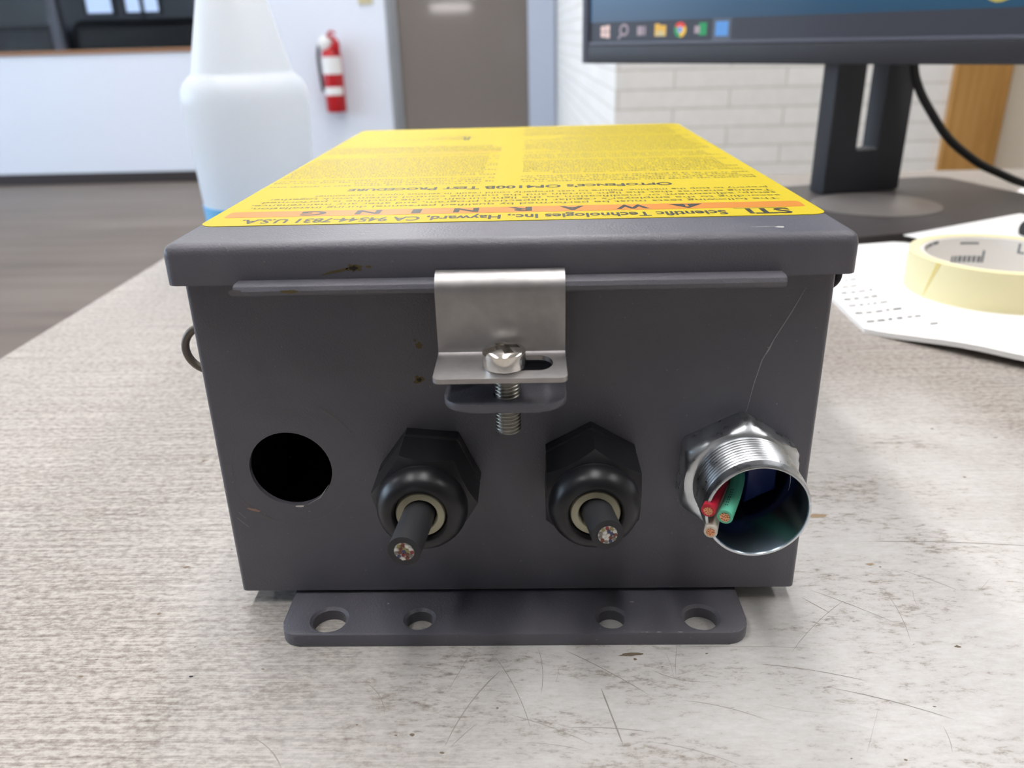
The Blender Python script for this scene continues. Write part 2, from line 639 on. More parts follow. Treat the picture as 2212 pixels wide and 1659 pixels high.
def text_bm(bm, s, x0, x1, ytop, ybot, z, mi=0, bold=0.0, shear=0.0, smallcaps=False):
    """text on the label, read from the far side: runs from x0 down to x1, letter tops toward the camera"""
    cu = bpy.data.curves.new('t', 'FONT')
    cu.body = s
    cu.size = 1
    cu.offset = bold
    cu.shear = shear
    cu.resolution_u = 3
    if smallcaps:
        cu.small_caps_scale = 0.78
        for ch in cu.body_format:
            ch.use_small_caps = True
    o = bpy.data.objects.new('t', cu)
    COL.objects.link(o)
    dg = bpy.context.evaluated_depsgraph_get()
    dg.update()
    me = bpy.data.meshes.new_from_object(o.evaluated_get(dg))
    X = [v.co.x for v in me.vertices]
    Y = [v.co.y for v in me.vertices]
    ax, bx = min(X), max(X)
    # baseline 0 and cap height 0.73 give the vertical fit
    ay, by = 0.0, 0.73
    vs = []
    for v in me.vertices:
        fx = (v.co.x - ax) / (bx - ax)
        fy = (v.co.y - ay) / (by - ay)
        vs.append(bm.verts.new((x0 + (x1 - x0) * fx, ybot + (ytop - ybot) * fy, z)))
    for p in me.polygons:
        try:
            bm.faces.new([vs[i] for i in p.vertices]).material_index = mi
        except ValueError:
            pass
    bpy.data.objects.remove(o)
    bpy.data.curves.remove(cu)
    bpy.data.meshes.remove(me)


def quad(bm, a, b, c, d, mi=0):
    bm.faces.new([bm.verts.new(a), bm.verts.new(b), bm.verts.new(c), bm.verts.new(d)]).material_index = mi


# ================================================================== ROOM
bm = BM(); box(bm, -7.0, 3.5, -6.5, 5.6, FLOOR - 0.1, FLOOR)
struct('floor', bm, M['floor'])
bm = BM(); box(bm, -7.0, 3.5, -6.5, 5.75, CEIL, CEIL + 0.1)
struct('ceiling', bm, M['ceil'])
# far wall with a wide window opening and a doorway
WX0, WX1, WZ0, WZ1 = -6.2, -2.14, 0.115, 1.35
DX0, DX1, DZ1 = -0.90, 0.17, 1.37
bm = BM()
box(bm, -7.0, WX0, 5.6, 5.75, FLOOR, CEIL)
box(bm, WX0, WX1, 5.6, 5.75, FLOOR, WZ0)
box(bm, WX0, WX1, 5.6, 5.75, WZ1, CEIL)
box(bm, WX1, DX0, 5.6, 5.75, FLOOR, CEIL)
box(bm, DX0, DX1, 5.6, 5.75, DZ1, CEIL)
struct('wall_back', bm, M['wall'])
bm = BM(); box(bm, -7.15, -7.0, -6.5, 5.75, FLOOR, CEIL)
struct('wall_left', bm, M['wall'])
bm = BM(); box(bm, -7.0, 3.5, -6.65, -6.5, FLOOR, CEIL)
struct('wall_front', bm, M['wall_low_bounce'])
bm = BM(); box(bm, 3.5, 3.65, -6.5, 2.45, FLOOR, CEIL)
struct('wall_right', bm, M['wall_beige'])
# painted brick corner and the beige wall beyond the wooden trim
bm = BM()
poly_prism(bm, [(0.252, 2.3), (1.22, 2.3), (1.22, 5.75), (0.19, 5.75), (0.19, 5.6)], FLOOR, CEIL)
struct('wall_brick', bm, M['brick'])
bm = BM(); box(bm, 1.22, 3.5, 2.31, 2.46, FLOOR, CEIL)
struct('wall_beige', bm, M['wall_beige'])
bm = BM(); box(bm, 1.208, 1.365, 2.275, 2.31, FLOOR, CEIL, bev=0.004)
struct('trim_1', bm, M['wood'])
bm = BM(); box(bm, -7.0, DX0, 5.585, 5.6, FLOOR, FLOOR + 0.075, bev=0.003)
struct('baseboard_back', bm, M['base'])
# window in the far wall
w1 = empty('window_1', (WX0 / 2 + WX1 / 2, 5.68, WZ0), None, None)
w1['kind'] = 'structure'
bm = BM()
box(bm, WX0, WX1, 5.585, 5.77, WZ0 - 0.016, WZ0 + 0.010, bev=0.004)
obj('window_sill', bm, M['sill'], w1)
bm = BM()
for a, b in ((WX0, WX0 + 0.05), (WX1 - 0.05, WX1), (-4.2, -4.16)):
    box(bm, a, b, 5.63, 5.72, WZ0 + 0.012, WZ1)
box(bm, WX0, WX1, 5.63, 5.72, WZ1 - 0.05, WZ1)
obj('window_frame', bm, M['post'], w1)
bm = BM(); box(bm, WX0 + 0.05, WX1 - 0.05, 5.672, 5.678, WZ0 + 0.012, WZ1 - 0.05)
obj('window_pane', bm, M['glass'], w1)
# door
d1 = empty('door_1', (-0.42, 5.64, FLOOR), None, None)
d1['kind'] = 'structure'
bm = BM(); box(bm, -0.86, -0.002, 5.62, 5.665, FLOOR + 0.01, DZ1 - 0.05, bev=0.002)
obj('door_panel', bm, M['door'], d1)
bm = BM()
box(bm, -0.93, -0.895, 5.585, 5.7, FLOOR, DZ1 + 0.03)
box(bm, -0.895, -0.86, 5.605, 5.7, FLOOR, DZ1 + 0.0)
obj('door_jamb', bm, M['frame_grey'], d1)
bm = BM()
box(bm, -0.002, 0.172, 5.585, 5.7, FLOOR, DZ1 + 0.03, bev=0.006)
box(bm, -0.86, -0.002, 5.585, 5.7, DZ1 - 0.05, DZ1 + 0.03)
obj('door_casing', bm, M['frame_blue'], d1)
# dim neighbouring room behind the glass
bm = BM(); box(bm, -11, -0.95, 8.6, 8.7, FLOOR, CEIL)
struct('wall_far', bm, M['dark_room'])
bm = BM(); box(bm, -11, -0.95, 5.76, 8.6, FLOOR - 0.1, FLOOR)
struct('floor_far', bm, M['dark_room'])
bm = BM(); box(bm, -11, -0.95, 5.76, 8.7, CEIL, CEIL + 0.1)
struct('ceiling_far', bm, M['dark_room'])
for k, (x0, x1) in enumerate(((-4.385, -4.13), (-3.99, -3.665))):
    wk = empty('window_%d' % (4 + k), ((x0 + x1) / 2, 8.59, 0.3), None, None)
    wk['kind'] = 'structure'
    bm = BM(); box(bm, x0, x1, 8.585, 8.598, 0.45, 1.4)
    obj('window_pane', bm, M['lit_window'], wk)
    bm = BM()
    box(bm, x0 - 0.03, x0, 8.57, 8.6, 0.42, 1.44); box(bm, x1, x1 + 0.03, 8.57, 8.6, 0.42, 1.44)
    box(bm, x0, x1, 8.57, 8.6, 0.42, 0.45); box(bm, x0, x1, 8.57, 8.6, 1.4, 1.44)
    if k:
        box(bm, (x0 + x1) / 2 - 0.02, (x0 + x1) / 2 + 0.02, 8.57, 8.6, 0.33, 1.4)
    obj('window_frame', bm, M['post'], wk)
bm = BM()
box(bm, -4.00, -2.75, 7.4, 8.1, FLOOR, 0.36, bev=0.1, seg=4)
tag(obj('dark_couch', bm, M['very_dark'], smooth=40), 'long near-black blurred mass in the dim room behind the glass', 'couch')
bm = BM()
box(bm, -6.2, -4.15, 7.45, 8.0, FLOOR, 0.33, bev=0.09, seg=3)
tag(obj('dark_cabinet', bm, M['very_dark'], smooth=40), 'dark low cabinet behind the glass at the left edge of the photo', 'cabinet')
bm = BM(); box(bm, -4.10, -4.01, 7.3, 7.39, FLOOR, CEIL, bev=0.01)
struct('trim_2', bm, M['post'])

# daylight window outside the view, then an added pane for the door glint
w2 = empty('window_2', (-6.98, 0.5, 0), None, None); w2['kind'] = 'structure'
bm = BM(); box(bm, -6.995, -6.975, -1.5, 5.2, 0.0, 1.75)
obj('window_pane', bm, M['day_window'], w2)
bm = BM()
for y in (-1.56, 0.15, 1.85, 3.5, 5.2):
    box(bm, -6.99, -6.94, y, y + 0.06, -0.05, 1.8)
box(bm, -6.99, -6.94, -1.5, 5.2, -0.05, 0.0); box(bm, -6.99, -6.94, -1.5, 5.2, 1.75, 1.8)
obj('window_frame', bm, M['white_metal'], w2)
w3 = empty('window_3', (-1.57, -6.48, 0.6), None, None); w3['kind'] = 'structure'  # added behind the camera to give the door its bright reflection
bm = BM(); box(bm, -1.97, -1.17, -6.495, -6.475, 0.63, 0.755)
obj('window_pane', bm, M['glint_pane'], w3)
bm = BM()
box(bm, -2.02, -1.12, -6.49, -6.46, 0.58, 0.63); box(bm, -2.02, -1.12, -6.49, -6.46, 0.755, 0.80)
box(bm, -2.02, -1.97, -6.49, -6.46, 0.63, 0.755); box(bm, -1.17, -1.12, -6.49, -6.46, 0.63, 0.755)
obj('window_frame', bm, M['white_metal'], w3)

# ceiling lights
for i, (x, y) in enumerate(LAMPS):
    t = empty('ceiling_light', (x, y, CEIL), 'white recessed fluorescent ceiling panel above the room', 'ceiling light', group='ceiling light panels')
    bm = BM()
    box(bm, x - 0.12, x - 0.10, y - 0.62, y + 0.62, CEIL - 0.05, CEIL); box(bm, x + 0.10, x + 0.12, y - 0.62, y + 0.62, CEIL - 0.05, CEIL)
    box(bm, x - 0.10, x + 0.10, y - 0.62, y - 0.60, CEIL - 0.05, CEIL); box(bm, x - 0.10, x + 0.10, y + 0.60, y + 0.62, CEIL - 0.05, CEIL)
    obj('lamp_frame', bm, M['white_metal'], t)
    bm = BM(); box(bm, x - 0.10, x + 0.10, y - 0.60, y + 0.60, CEIL - 0.03, CEIL - 0.015)
    obj('diffuser', bm, M['lamp'], t)

# ================================================================== DESK
desk = empty('desk', (0.5, 0.1, FLOOR), 'worn grey wood-grain desk that everything in front stands on', 'desk')
bm = BM()
box(bm, -0.2665, 1.75, -0.52, 0.717, -0.03, 0.0, bev=0.0015, seg=2)
def tp(pts):
    return [(x, y, 0) for x, y in pts]
def arc(x0, y0, x1, y1, bow, n=7):
    out = []
    for i in range(n):
        t = i / (n - 1)
        nx, ny = -(y1 - y0), (x1 - x0)
        b = bow * 4 * t * (1 - t)
        out.append((x0 + (x1 - x0) * t + nx * b, y0 + (y1 - y0) * t + ny * b, 0))
    return out
Z = (0, 0, 1)
SCR = [(0.006, -0.018, 0.0065, -0.034, 0.05, .00025), (-0.005, -0.021, 0.004, -0.044, 0.04, .0003), (-0.011, -0.019, -0.016, -0.033, 0, .0002),
       (-0.0035, -0.026, -0.015, -0.049, -0.05, .00045), (-0.001, -0.040, 0.018, -0.049, 0.03, .00025), (0.021, -0.032, 0.0245, -0.049, 0, .0006),
       (0.013, -0.019, 0.032, -0.034, 0.02, .00035), (0.034, -0.026, 0.048, -0.030, -0.1, .0003), (0.041, -0.018, 0.075, -0.0185, 0.01, .0002),
       (0.012, -0.044, 0.032, -0.0455, 0.03, .0003), (0.105, 0.028, 0.16, 0.024, 0.02, .0005), (0.112, 0.013, 0.123, 0.004, 0.03, .0004),
       (0.082, 0.005, 0.101, -0.01, 0.02, .0003), (0.06, -0.024, 0.085, -0.03, 0.03, .0003), (0.07, -0.02, 0.09, 0.0, 0.03, .00025),
       (0.079, 0.0015, 0.0845, -0.005, 0, .0004), (-0.06, -0.046, -0.05, -0.055, 0.08, .0004), (-0.036, -0.03, -0.03, -0.04, 0.1, .0003),
       (0.04, -0.036, 0.058, -0.042, 0.05, .0003), (0.03, -0.048, 0.05, -0.055, 0.05, .00025), (0.075, -0.032, 0.1, -0.042, 0.03, .0003)]
for x0, y0, x1, y1, b, wd in SCR:
    strip(bm, arc(x0, y0, x1, y1, b), wd * 0.6, Z, 0.00005, 1)
for k in range(40):
    x, y = random.uniform(-0.02, 0.2), random.uniform(-0.055, 0.15)
    if -0.08 < x < 0.08 and y > -0.02:
        continue
    a, L = random.uniform(0, PI), random.uniform(0.004, 0.022)
    strip(bm, arc(x, y, x + L * math.cos(a), y + L * math.sin(a), random.uniform(-.05, .05)), random.uniform(.00006, .00016), Z, 0.00005, 1)
for k in range(90):
    x, y = random.uniform(-0.12, 0.22), random.uniform(-0.055, 0.13)
    if -0.08 < x < 0.08 and y > -0.019:
        continue
    r = random.uniform(0.00015, 0.0005)
    blob(bm, (x, y, 0), (1, 0, 0), (0, 1, 0), r * random.uniform(1, 2.4), r, Z, 0.00006, 3, 8)
blob(bm, (0.0965, 0.0425, 0), (1, 0, 0), (0, 1, 0), 0.0034, 0.0011, Z, 0.00006, 2, 16, 0.35)
blob(bm, (0.1035, 0.0165, 0), (1, 0, 0), (0, 1, 0), 0.0013, 0.0005, Z, 0.00006, 2, 12, 0.3)
blob(bm, (0.0295, -0.0205, 0), (1, 0, 0), (0, 1, 0), 0.003, 0.0006, Z, 0.00006, 3, 12, 0.4)
blob(bm, (-0.0805, -0.0275, 0), (1, 0, 0), (0, 1, 0), 0.0005, 0.0004, Z, 0.00006, 4, 8, 0.3)
obj('tabletop', bm, [M['table'], M['t_scr'], M['t_stain'], M['t_dark'], M['very_dark']], desk)
for x in (-0.22, 1.7):
    for y in (-0.46, 0.66):
        bm = BM(); box(bm, x - 0.025, x + 0.025, y - 0.025, y + 0.025, FLOOR, -0.03, bev=0.003)
        obj('leg', bm, M['pole'], desk)

# ================================================================== CONTROL BOX
cb = empty('control_box', (0, 0.11, 0), 'dark grey metal enclosure with yellow warning label on its lid', 'enclosure')
HB = 0.076
ZB, ZT = 0.0049, 0.0965
FZ = 0.0431                         # height of the row of knock-outs
# mounting plate under the box
bm = BM()
poly_prism(bm, rrect(-0.0612, 0.0603, -0.0170, 0.2440, 0.0052, 6), 0.0, 0.0037, bev=0.0004)
cut = []
for x, r in ((-0.0492, 0.0044), (-0.0252, 0.0036), (0.0253, 0.0036), (0.0487, 0.0044)):
    for y in (-0.0107, 0.2365):
        c = BM(); lathe(c, [(r, -0.01), (r, 0.02)], Matrix.Translation((x, y, 0)), 32, cap0=True, cap1=True); cut.append(c)
        c = BM(); lathe(c, [(r - 0.0001, 0.0029), (r + 0.0012, 0.0041)], Matrix.Translation((x, y, 0)), 32, cap0=True, cap1=True); cut.append(c)
bm = bm_bool(bm, cut)
for p in ((0.033, -0.0169), (0.037, -0.0169), (0.0335, -0.0169), (0.0425, -0.0169)):
    blob(bm, (p[0], p[1] + 0.0003, 0.0037), (1, 0, 0), (0, 1, 0), 0.0007, 0.0002, Z, 0.00005, 1, 8)
blob(bm, (0.0315, -0.0045, 0.0037), (1, 0, 0), (0, 1, 0), 0.0006, 0.0003, Z, 0.00005, 1, 8)
blob(bm, (-0.0345, -0.0045, 0.0037), (1, 0, 0), (0, 1, 0), 0.0003, 0.0003, Z, 0.00005, 1, 8)
obj('mounting_plate', bm, [M['paint'], M['scratch']], cb, smooth=35)
bm = BM(); box(bm, -0.055, 0.055, 0.003, 0.222, 0.0037, ZB)
obj('base_spacer', bm, M['paint'], cb)

# body shell
bm = BM()
poly_prism(bm, rrect(-HB, HB, 0, 0.2225, 0.0016, 4), ZB, ZT, bev=0.0)
c1 = BM(); box(c1, -HB + 0.0015, HB - 0.0015, 0.0015, 0.221, ZB + 0.0015, ZT + 0.02)
cut = [c1]
YM = AX((0, 0, 0), (0, -1, 0))
def hole(x, r):
    c = BM(); lathe(c, [(r, -0.01), (r, 0.01)], AX((x, 0, FZ), (0, -1, 0)), 40, cap0=True, cap1=True); cut.append(c)
hole(-0.0572, 0.0107); hole(-0.0205, 0.0075); hole(0.0197, 0.0075); hole(0.0567, 0.0112)
bm = bm_bool(bm, cut)
FN = (0, -1, 0)
fp = lambda L: [(x, 0, z) for x, z in L]
o_ = 0.00006
# long curved scratch at the right, scuffs round the open hole, chips
strip(bm, fp([(0.0692, 0.0895), (0.0665, 0.0835), (0.0632, 0.0770), (0.0608, 0.0715), (0.0595, 0.0655), (0.0583, 0.0580)]), 0.00022, FN, o_, 1)
strip(bm, fp([(0.0632, 0.077), (0.0622, 0.0745), (0.0616, 0.073)]), 0.0004, FN, 2 * o_, 1)
for a0, a1, r, wd, mi in ((200, 258, 0.0168, 0.0007, 2), (60, 118, 0.0165, 0.0004, 2), (262, 330, 0.0160, 0.0003, 2), (150, 196, 0.0155, 0.0003, 2), (30, 62, 0.0195, 0.0006, 2), (95, 135, 0.02, 0.0003, 2)):
    strip(bm, fp([(-0.0572 + r * math.cos(math.radians(a0 + (a1 - a0) * i / 8)), FZ + r * math.sin(math.radians(a0 + (a1 - a0) * i / 8))) for i in range(9)]), wd, FN, o_, mi)
strip(bm, fp([(-0.0475, 0.0605), (-0.0445, 0.0590), (-0.0425, 0.0565)]), 0.0004, FN, o_, 2)
blob(bm, (-0.0685, 0, 0.0311), (0.96, 0, -0.25), (0.25, 0, 0.96), 0.0017, 0.0004, FN, 2 * o_, 4, 14, 0.3)
strip(bm, fp([(-0.0735, 0.0287), (-0.0708, 0.0258)]), 0.00035, FN, o_, 1)
strip(bm, fp([(-0.0728, 0.0305), (-0.0712, 0.0284)]), 0.00035, FN, o_, 1)
strip(bm, fp([(-0.0755, 0.0385), (-0.0750, 0.0365)]), 0.0005, FN, o_, 1)
blob(bm, (-0.0562, 0, 0.0321), (1, 0, 0), (0, 0, 1), 0.0013, 0.0003, FN, o_, 5, 10)
strip(bm, fp([(-0.0540, 0.0326), (-0.0505, 0.0347), (-0.0478, 0.0385)]), 0.0003, FN, o_, 1)
for x, z, r in ((-0.0223, 0.0677, 0.0012), (-0.0215, 0.0768, 0.0008), (-0.0225, 0.078, 0.0004)):
    blob(bm, (x, 0, z), (1, 0, 0), (0, 0, 1), r, r * 0.9, FN, o_, 3, 14, 0.35)
blob(bm, (-0.0221, 0, 0.0678), (1, 0, 0), (0, 0, 1), 0.0006, 0.0005, FN, 2 * o_, 6, 10)
strip(bm, fp([(-0.0165 - 0.028, 0.0715), (-0.042, 0.0725), (-0.038, 0.0705)]), 0.0002, FN, o_, 2)
for k in range(60):
    x, z = random.uniform(-0.075, 0.075), random.uniform(0.008, 0.09)
    r = random.uniform(0.00006, 0.00017)
    blob(bm, (x, 0, z), (1, 0, 0), (0, 0, 1), r, r, FN, o_, random.choice((1, 2, 2)), 6)
for k in range(26):
    x = random.uniform(-0.06, 0.06)
    blob(bm, (x, 0, ZB + 0.0004), (1, 0, 0), (0, 0, 1), random.uniform(.0001, .0004), 0.0001, FN, o_, 2, 6)
obj('body', bm, [M['paint'], M['scratch'], M['scratch_dim'], M['rust'], M['pink_scuff'], M['scratch_bright'], M['rust_dark']], cb, smooth=35)

# lid
LX0, LX1, LY0, LY1, LZ0, LZ1 = -0.0769, 0.0779, -0.0066, 0.2285, 0.0944, 0.1038
LX0 -= 0.0002
bm = BM()
vs = box(bm, LX0, LX1, LY0, LY1, LZ0, LZ1)
es = [e for e in bm.edges if all(v.co.z > LZ1 - 1e-5 for v in e.verts) or abs(e.verts[0].co.z - e.verts[1].co.z) > 0.001]
bmesh.ops.bevel(bm, geom=es, offset=0.0026, segments=5, affect='EDGES', profile=0.5)
c1 = BM(); box(c1, LX0 + 0.0013, LX1 - 0.0013, LY0 + 0.0013, LY1 - 0.0013, LZ0 - 0.01, LZ1 - 0.0013)
bm = bm_bool(bm, [c1])
lf = lambda x, z: (x, LY0, z)
blob(bm, lf(-0.0338, 0.0979), (1, 0, 0), (0, 0, 1), 0.0016, 0.0009, FN, o_, 1, 18, 0.35)
blob(bm, lf(-0.0338, 0.0979), (1, 0, 0), (0, 0, 1), 0.0009, 0.00055, FN, 2 * o_, 2, 12, 0.35)
strip(bm, [lf(-0.0412, 0.0964), lf(-0.039, 0.0970), lf(-0.0362, 0.0975), lf(-0.0350, 0.0979)], 0.0006, FN, o_, 1)
blob(bm, lf(-0.0305, 0.0981), (1, 0, 0), (0, 0, 1), 0.0006, 0.0003, FN, o_, 1, 8)
blob(bm, (0.058, 0.0, LZ1), (1, 0, 0), (0, 1, 0), 0.003, 0.0003, Z, o_, 3, 14, 0.4)
blob(bm, (0.0615, -0.0005, LZ1), (1, 0, 0), (0, 1, 0), 0.001, 0.0007, Z, o_, 4, 10, 0.4)
for k in range(26):
    x = random.uniform(-0.07, 0.07)
    blob(bm, (x, random.uniform(-0.003, 0.006), LZ1), (1, 0, 0), (0, 1, 0), 0.00018, 0.00015, Z, o_, 3, 6)
lid = obj('lid', bm, [M['paint'], M['rust'], M['rust_dark'], M['scratch'], M['scratch_bright']], cb, smooth=35)

# lip under the lid that the clamp hooks over
bm = BM()
pr = [(-0.0012, 0.0926), (-0.0100, 0.0926), (-0.0110, 0.0932), (-0.0113, 0.0942), (-0.0108, 0.0951), (-0.0098, 0.0955), (-0.0068, 0.0955), (-0.0068, 0.0943), (-0.0012, 0.0943)]
poly_prism(bm, pr, -0.0603, 0.0612, 'x', bev=0.0002)
blob(bm, (-0.0475, -0.0113, 0.0941), (1, 0, 0), (0, 0, 1), 0.0022, 0.0004, FN, o_, 1, 12)
blob(bm, (-0.0597, -0.0113, 0.0941), (1, 0, 0), (0, 0, 1), 0.0014, 0.0007, FN, o_, 2, 10)
obj('lid_lip', bm, [M['paint'], M['rust'], M['scratch_dim']], cb, smooth=35)

# warning label
LT = LZ1 + 0.00015
bm = BM()
poly_prism(bm, rrect(-0.0752, 0.0766, 0.0118, 0.2262, 0.0042, 6), LZ1, LT)
wl = obj('warning_label', bm, M['yellow'], cb)
tag(wl, 'yellow warning label printed upside down')
z1 = LT + 0.00003
z2 = LT + 0.00006
bm = BM()
text_bm(bm, 'STi', 0.0690, 0.0585, 0.0134, 0.0196, z1, bold=0.03)
quad(bm, (0.0690, 0.0202, z1), (0.0560, 0.0202, z1), (0.0560, 0.0206, z1), (0.0690, 0.0206, z1))
obj('logo_mark', bm, M['ink'], wl)
bm = BM()
text_bm(bm, 'Scientific Technologies Inc., Hayward, CA 94544-7831 U.S.A.', 0.0535, -0.0660, 0.0136, 0.0184, z1, bold=0.026)
obj('maker_text', bm, M['ink'], wl)
bm = BM()
poly_prism(bm, rrect(-0.0722, 0.0742, 0.0213, 0.0285, 0.0012, 4), LT, z1)
bar = obj('warning_bar', bm, M['orange'], wl)
bm = BM()
quad(bm, (0.0494, 0.0275, z2), (0.0412, 0.0275, z2), (0.0453, 0.0222, z2), (0.0453, 0.0222, z2)) if False else None
bm.faces.new([bm.verts.new((0.0496, 0.0274, z2)), bm.verts.new((0.0453, 0.0219, z2)), bm.verts.new((0.0410, 0.0274, z2))])
for s, x, hw in (('W', 0.0315, 0.0042), ('A', 0.0163, 0.0031), ('R', 0.0030, 0.0031), ('N', -0.0107, 0.0032), ('I', -0.0234, 0.0012), ('N', -0.0358, 0.0032), ('G', -0.0499, 0.0033)):
    text_bm(bm, s, x + hw, x - hw, 0.0224, 0.0274, z2, bold=0.035)
obj('warning_text', bm, M['ink'], wl)
bm = BM()
quad(bm, (0.0458, 0.0238, z2 + 2e-5), (0.0448, 0.0238, z2 + 2e-5), (0.0450, 0.0258, z2 + 2e-5), (0.0456, 0.0258, z2 + 2e-5))
quad(bm, (0.0458, 0.0263, z2 + 2e-5), (0.0448, 0.0263, z2 + 2e-5), (0.0448, 0.0270, z2 + 2e-5), (0.0458, 0.0270, z2 + 2e-5))
obj('alert_mark', bm, M['orange'], wl)
bm = BM()
PARA = [('The following tests must be performed by qualified personnel during installation,', 0.0705, -0.0690),
        ("according to the employer's regular inspection program, and after any maintenance,", 0.0722, -0.0700),
        ('setup, adjustment or modification to the light curtain or the machine is performed.', 0.0722, -0.0690),
        ('Testing ensures that the light curtain and the machine control system work together', 0.0722, -0.0680),
        ('properly to stop the machine. Failure to test properly could result in serious injury to personnel.', 0.0722, -0.0560)]
for i, (s, a, b) in enumerate(PARA):
    y = 0.0312 + i * 0.0042
    text_bm(bm, s, a, b, y, y + 0.0026, z1, bold=0.004)
obj('notice_text', bm, M['ink_mid'], wl)
bm = BM()
text_bm(bm, "OptoFence's OF4100B Test Procedure", 0.0470, -0.0480, 0.0556, 0.0604, z1, bold=0.03, smallcaps=True)
obj('heading_text', bm, M['ink'], wl)
# two columns of fine print (unreadable in the photo): word-length strokes
def fine(bm, xs, xe, y0, y1, gaps, short=0.8):
    y = y0
    ln = 0
    while y < y1:
        skip = any(a <= y <= b for a, b in gaps)
        end = xe if random.random() < short else xe + random.uniform(0.004, 0.03)
        x = xs - (0.004 if random.random() < 0.6 else 0)
        while x > end and not skip:
            L = random.randint(2, 9)
            for k in range(L):
                if x < end:
                    break
                lw = random.uniform(0.00045, 0.0009)
                hh = random.choice((0.0013, 0.0013, 0.0019))
                quad(bm, (x, y, z1), (x - lw, y, z1), (x - lw, y + hh, z1), (x, y + hh, z1))
                x -= lw + 0.00035
            x -= 0.0009
        y += 0.0033
        ln += 1
bm = BM()
fine(bm, 0.0735, 0.0035, 0.0665, 0.2200, [(0.078, 0.0805), (0.1105, 0.1135), (0.128, 0.131), (0.181, 0.184)])
fine(bm, -0.0055, -0.0735, 0.0655, 0.1330, [(0.076, 0.079), (0.126, 0.1285)])
fine(bm, -0.0055, -0.0735, 0.1395, 0.1580, [])
fine(bm, -0.018, -0.052, 0.180, 0.1960, [], 0.3)
obj('fine_print', bm, M['ink_soft'], wl)
bm = BM()
quad(bm, (-0.0050, 0.1375, z1), (-0.034, 0.1375, z1), (-0.034, 0.1395, z1), (-0.0050, 0.1395, z1))
obj('underline_bar', bm, M['ink_orange'], wl)
bm = BM()
text_bm(bm, 'R', -0.0205, -0.0240, 0.176, 0.190, z1, bold=0.01)
obj('symbol_mark', bm, M['ink'], wl)

# latch tab (painted) with screw hole
bm = BM()
poly_prism(bm, rrect(-0.0139, 0.0131, -0.0248, 0.0012, 0.0062, 8, corners=(0, 0, 1, 1)), 0.0702, 0.0721, bev=0.0004)
c1 = BM(); lathe(c1, [(0.0030, 0.06), (0.0030, 0.08)], Matrix.Translation((0.0000, -0.0190, 0)), 24, cap0=True, cap1=True)
bm = bm_bool(bm, [c1])
obj('latch_tab', bm, M['paint'], cb, smooth=35)

# stainless clamp: rolled top, flat plate, slotted foot
bm = BM()
t_ = 0.0011
cen = []
for a in (0, 25, 50, 75, 90):
    r = math.radians(a)
    cen.append((-0.0079 - 0.0036 * math.sin(r), 0.0967 - 0.0036 + 0.0036 * math.cos(r)))
# centre line (y,z) from lid over the lip, down the plate and out along the foot
line = [(-0.0073, 0.0967)] + cen + [(-0.0116, 0.0885), (-0.0111, 0.0805), (-0.0112, 0.0796), (-0.0115, 0.0790), (-0.0122, 0.0786), (-0.0132, 0.0785), (-0.0258, 0.0781)]
def offset(line, d):
    out = []
    for i, p in enumerate(line):
        a = line[max(i - 1, 0)]; b = line[min(i + 1, len(line) - 1)]
        dx, dz = b[0] - a[0], b[1] - a[1]
        L = math.hypot(dx, dz)
        out.append((p[0] - dz / L * d, p[1] + dx / L * d))
    return out
up, dn = offset(line, t_ / 2), offset(line, -t_ / 2)
CX0, CX1 = -0.0155, 0.0131
poly_prism(bm, up + dn[::-1], CX0, CX1, 'x')
bm.faces.ensure_lookup_table()
c1 = BM(); poly_prism(c1, [(0.0070 + 0.0032 * math.cos(a), -0.0177 + 0.0041 * math.sin(a)) for a in [PI / 2 - PI * i / 12 for i in range(13)]] +
                      [(-0.0008 - 0.0032 * math.sin(PI * i / 12), -0.0177 - 0.0041 * math.cos(PI * i / 12)) for i in range(13)], 0.074, 0.0815)
corner = []
for sx, x in ((-1, CX0), (1, CX1)):
    c = BM()
    cx, cy, R = x - sx * 0.0016, -0.0258 + 0.0016, 0.0016
    pts = [(x + sx * 0.001, -0.0268), (x + sx * 0.001, cy)] + [(cx + sx * R * math.cos(a), cy - R * math.sin(a)) for a in [PI / 2 * i / 6 for i in range(7)]] + [(cx, -0.0268)]
    poly_prism(c, pts, 0.07, 0.085)
    corner.append(c)
bm = bm_bool(bm, [c1] + corner)
clamp = obj('latch_clamp', bm, M['steel'], cb, smooth=30)
tag(clamp, 'stainless steel clamp plate with slotted foot')

# clamp screw
SX, SY = -0.0004, -0.0190
sc = empty('latch_screw', (SX, SY, 0.07), None, None)
sc.parent = cb
sc.matrix_parent_inverse = world_of(cb).inverted()
del_keys = [k for k in sc.keys()]
R_ = 0.0047
bm = BM()
lathe(bm, [(R_ - 0.0002, 0.0788), (R_, 0.0791), (R_, 0.0824), (R_ - 0.0003, 0.0827), (0.0037, 0.0829), (0.0027, 0.0831), (0.0018, 0.08325), (0.0009, 0.0833), (0.0003, 0.0833)], Matrix.Translation((SX, SY, 0)), 48, cap0=True, cap1=True)
cut = []
for k in range(4):
    c = BM()
    ang = math.radians(22 + 90 * k)
    Lr = 0.0052 if k == 2 else 0.0034
    wd = 0.0012 if k == 2 else 0.00095
    T = Matrix.Translation((SX, SY, 0)) @ Matrix.Rotation(ang, 4, 'Z')
    poly_prism(c, [(-0.0002, -wd), (Lr, -wd * 1.1), (Lr, wd * 1.1), (-0.0002, wd)], 0.0820 if k == 2 else 0.0812, 0.09, T=T)
    cut.append(c)
c = BM(); lathe(c, [(0.0004, 0.0800), (0.0024, 0.0846)], Matrix.Translation((SX, SY, 0)), 4, cap0=True, cap1=True); cut.append(c)
bm = bm_bool(bm, cut)
obj('screw_head', bm, M['chrome'], sc, smooth=35)
bm = BM()
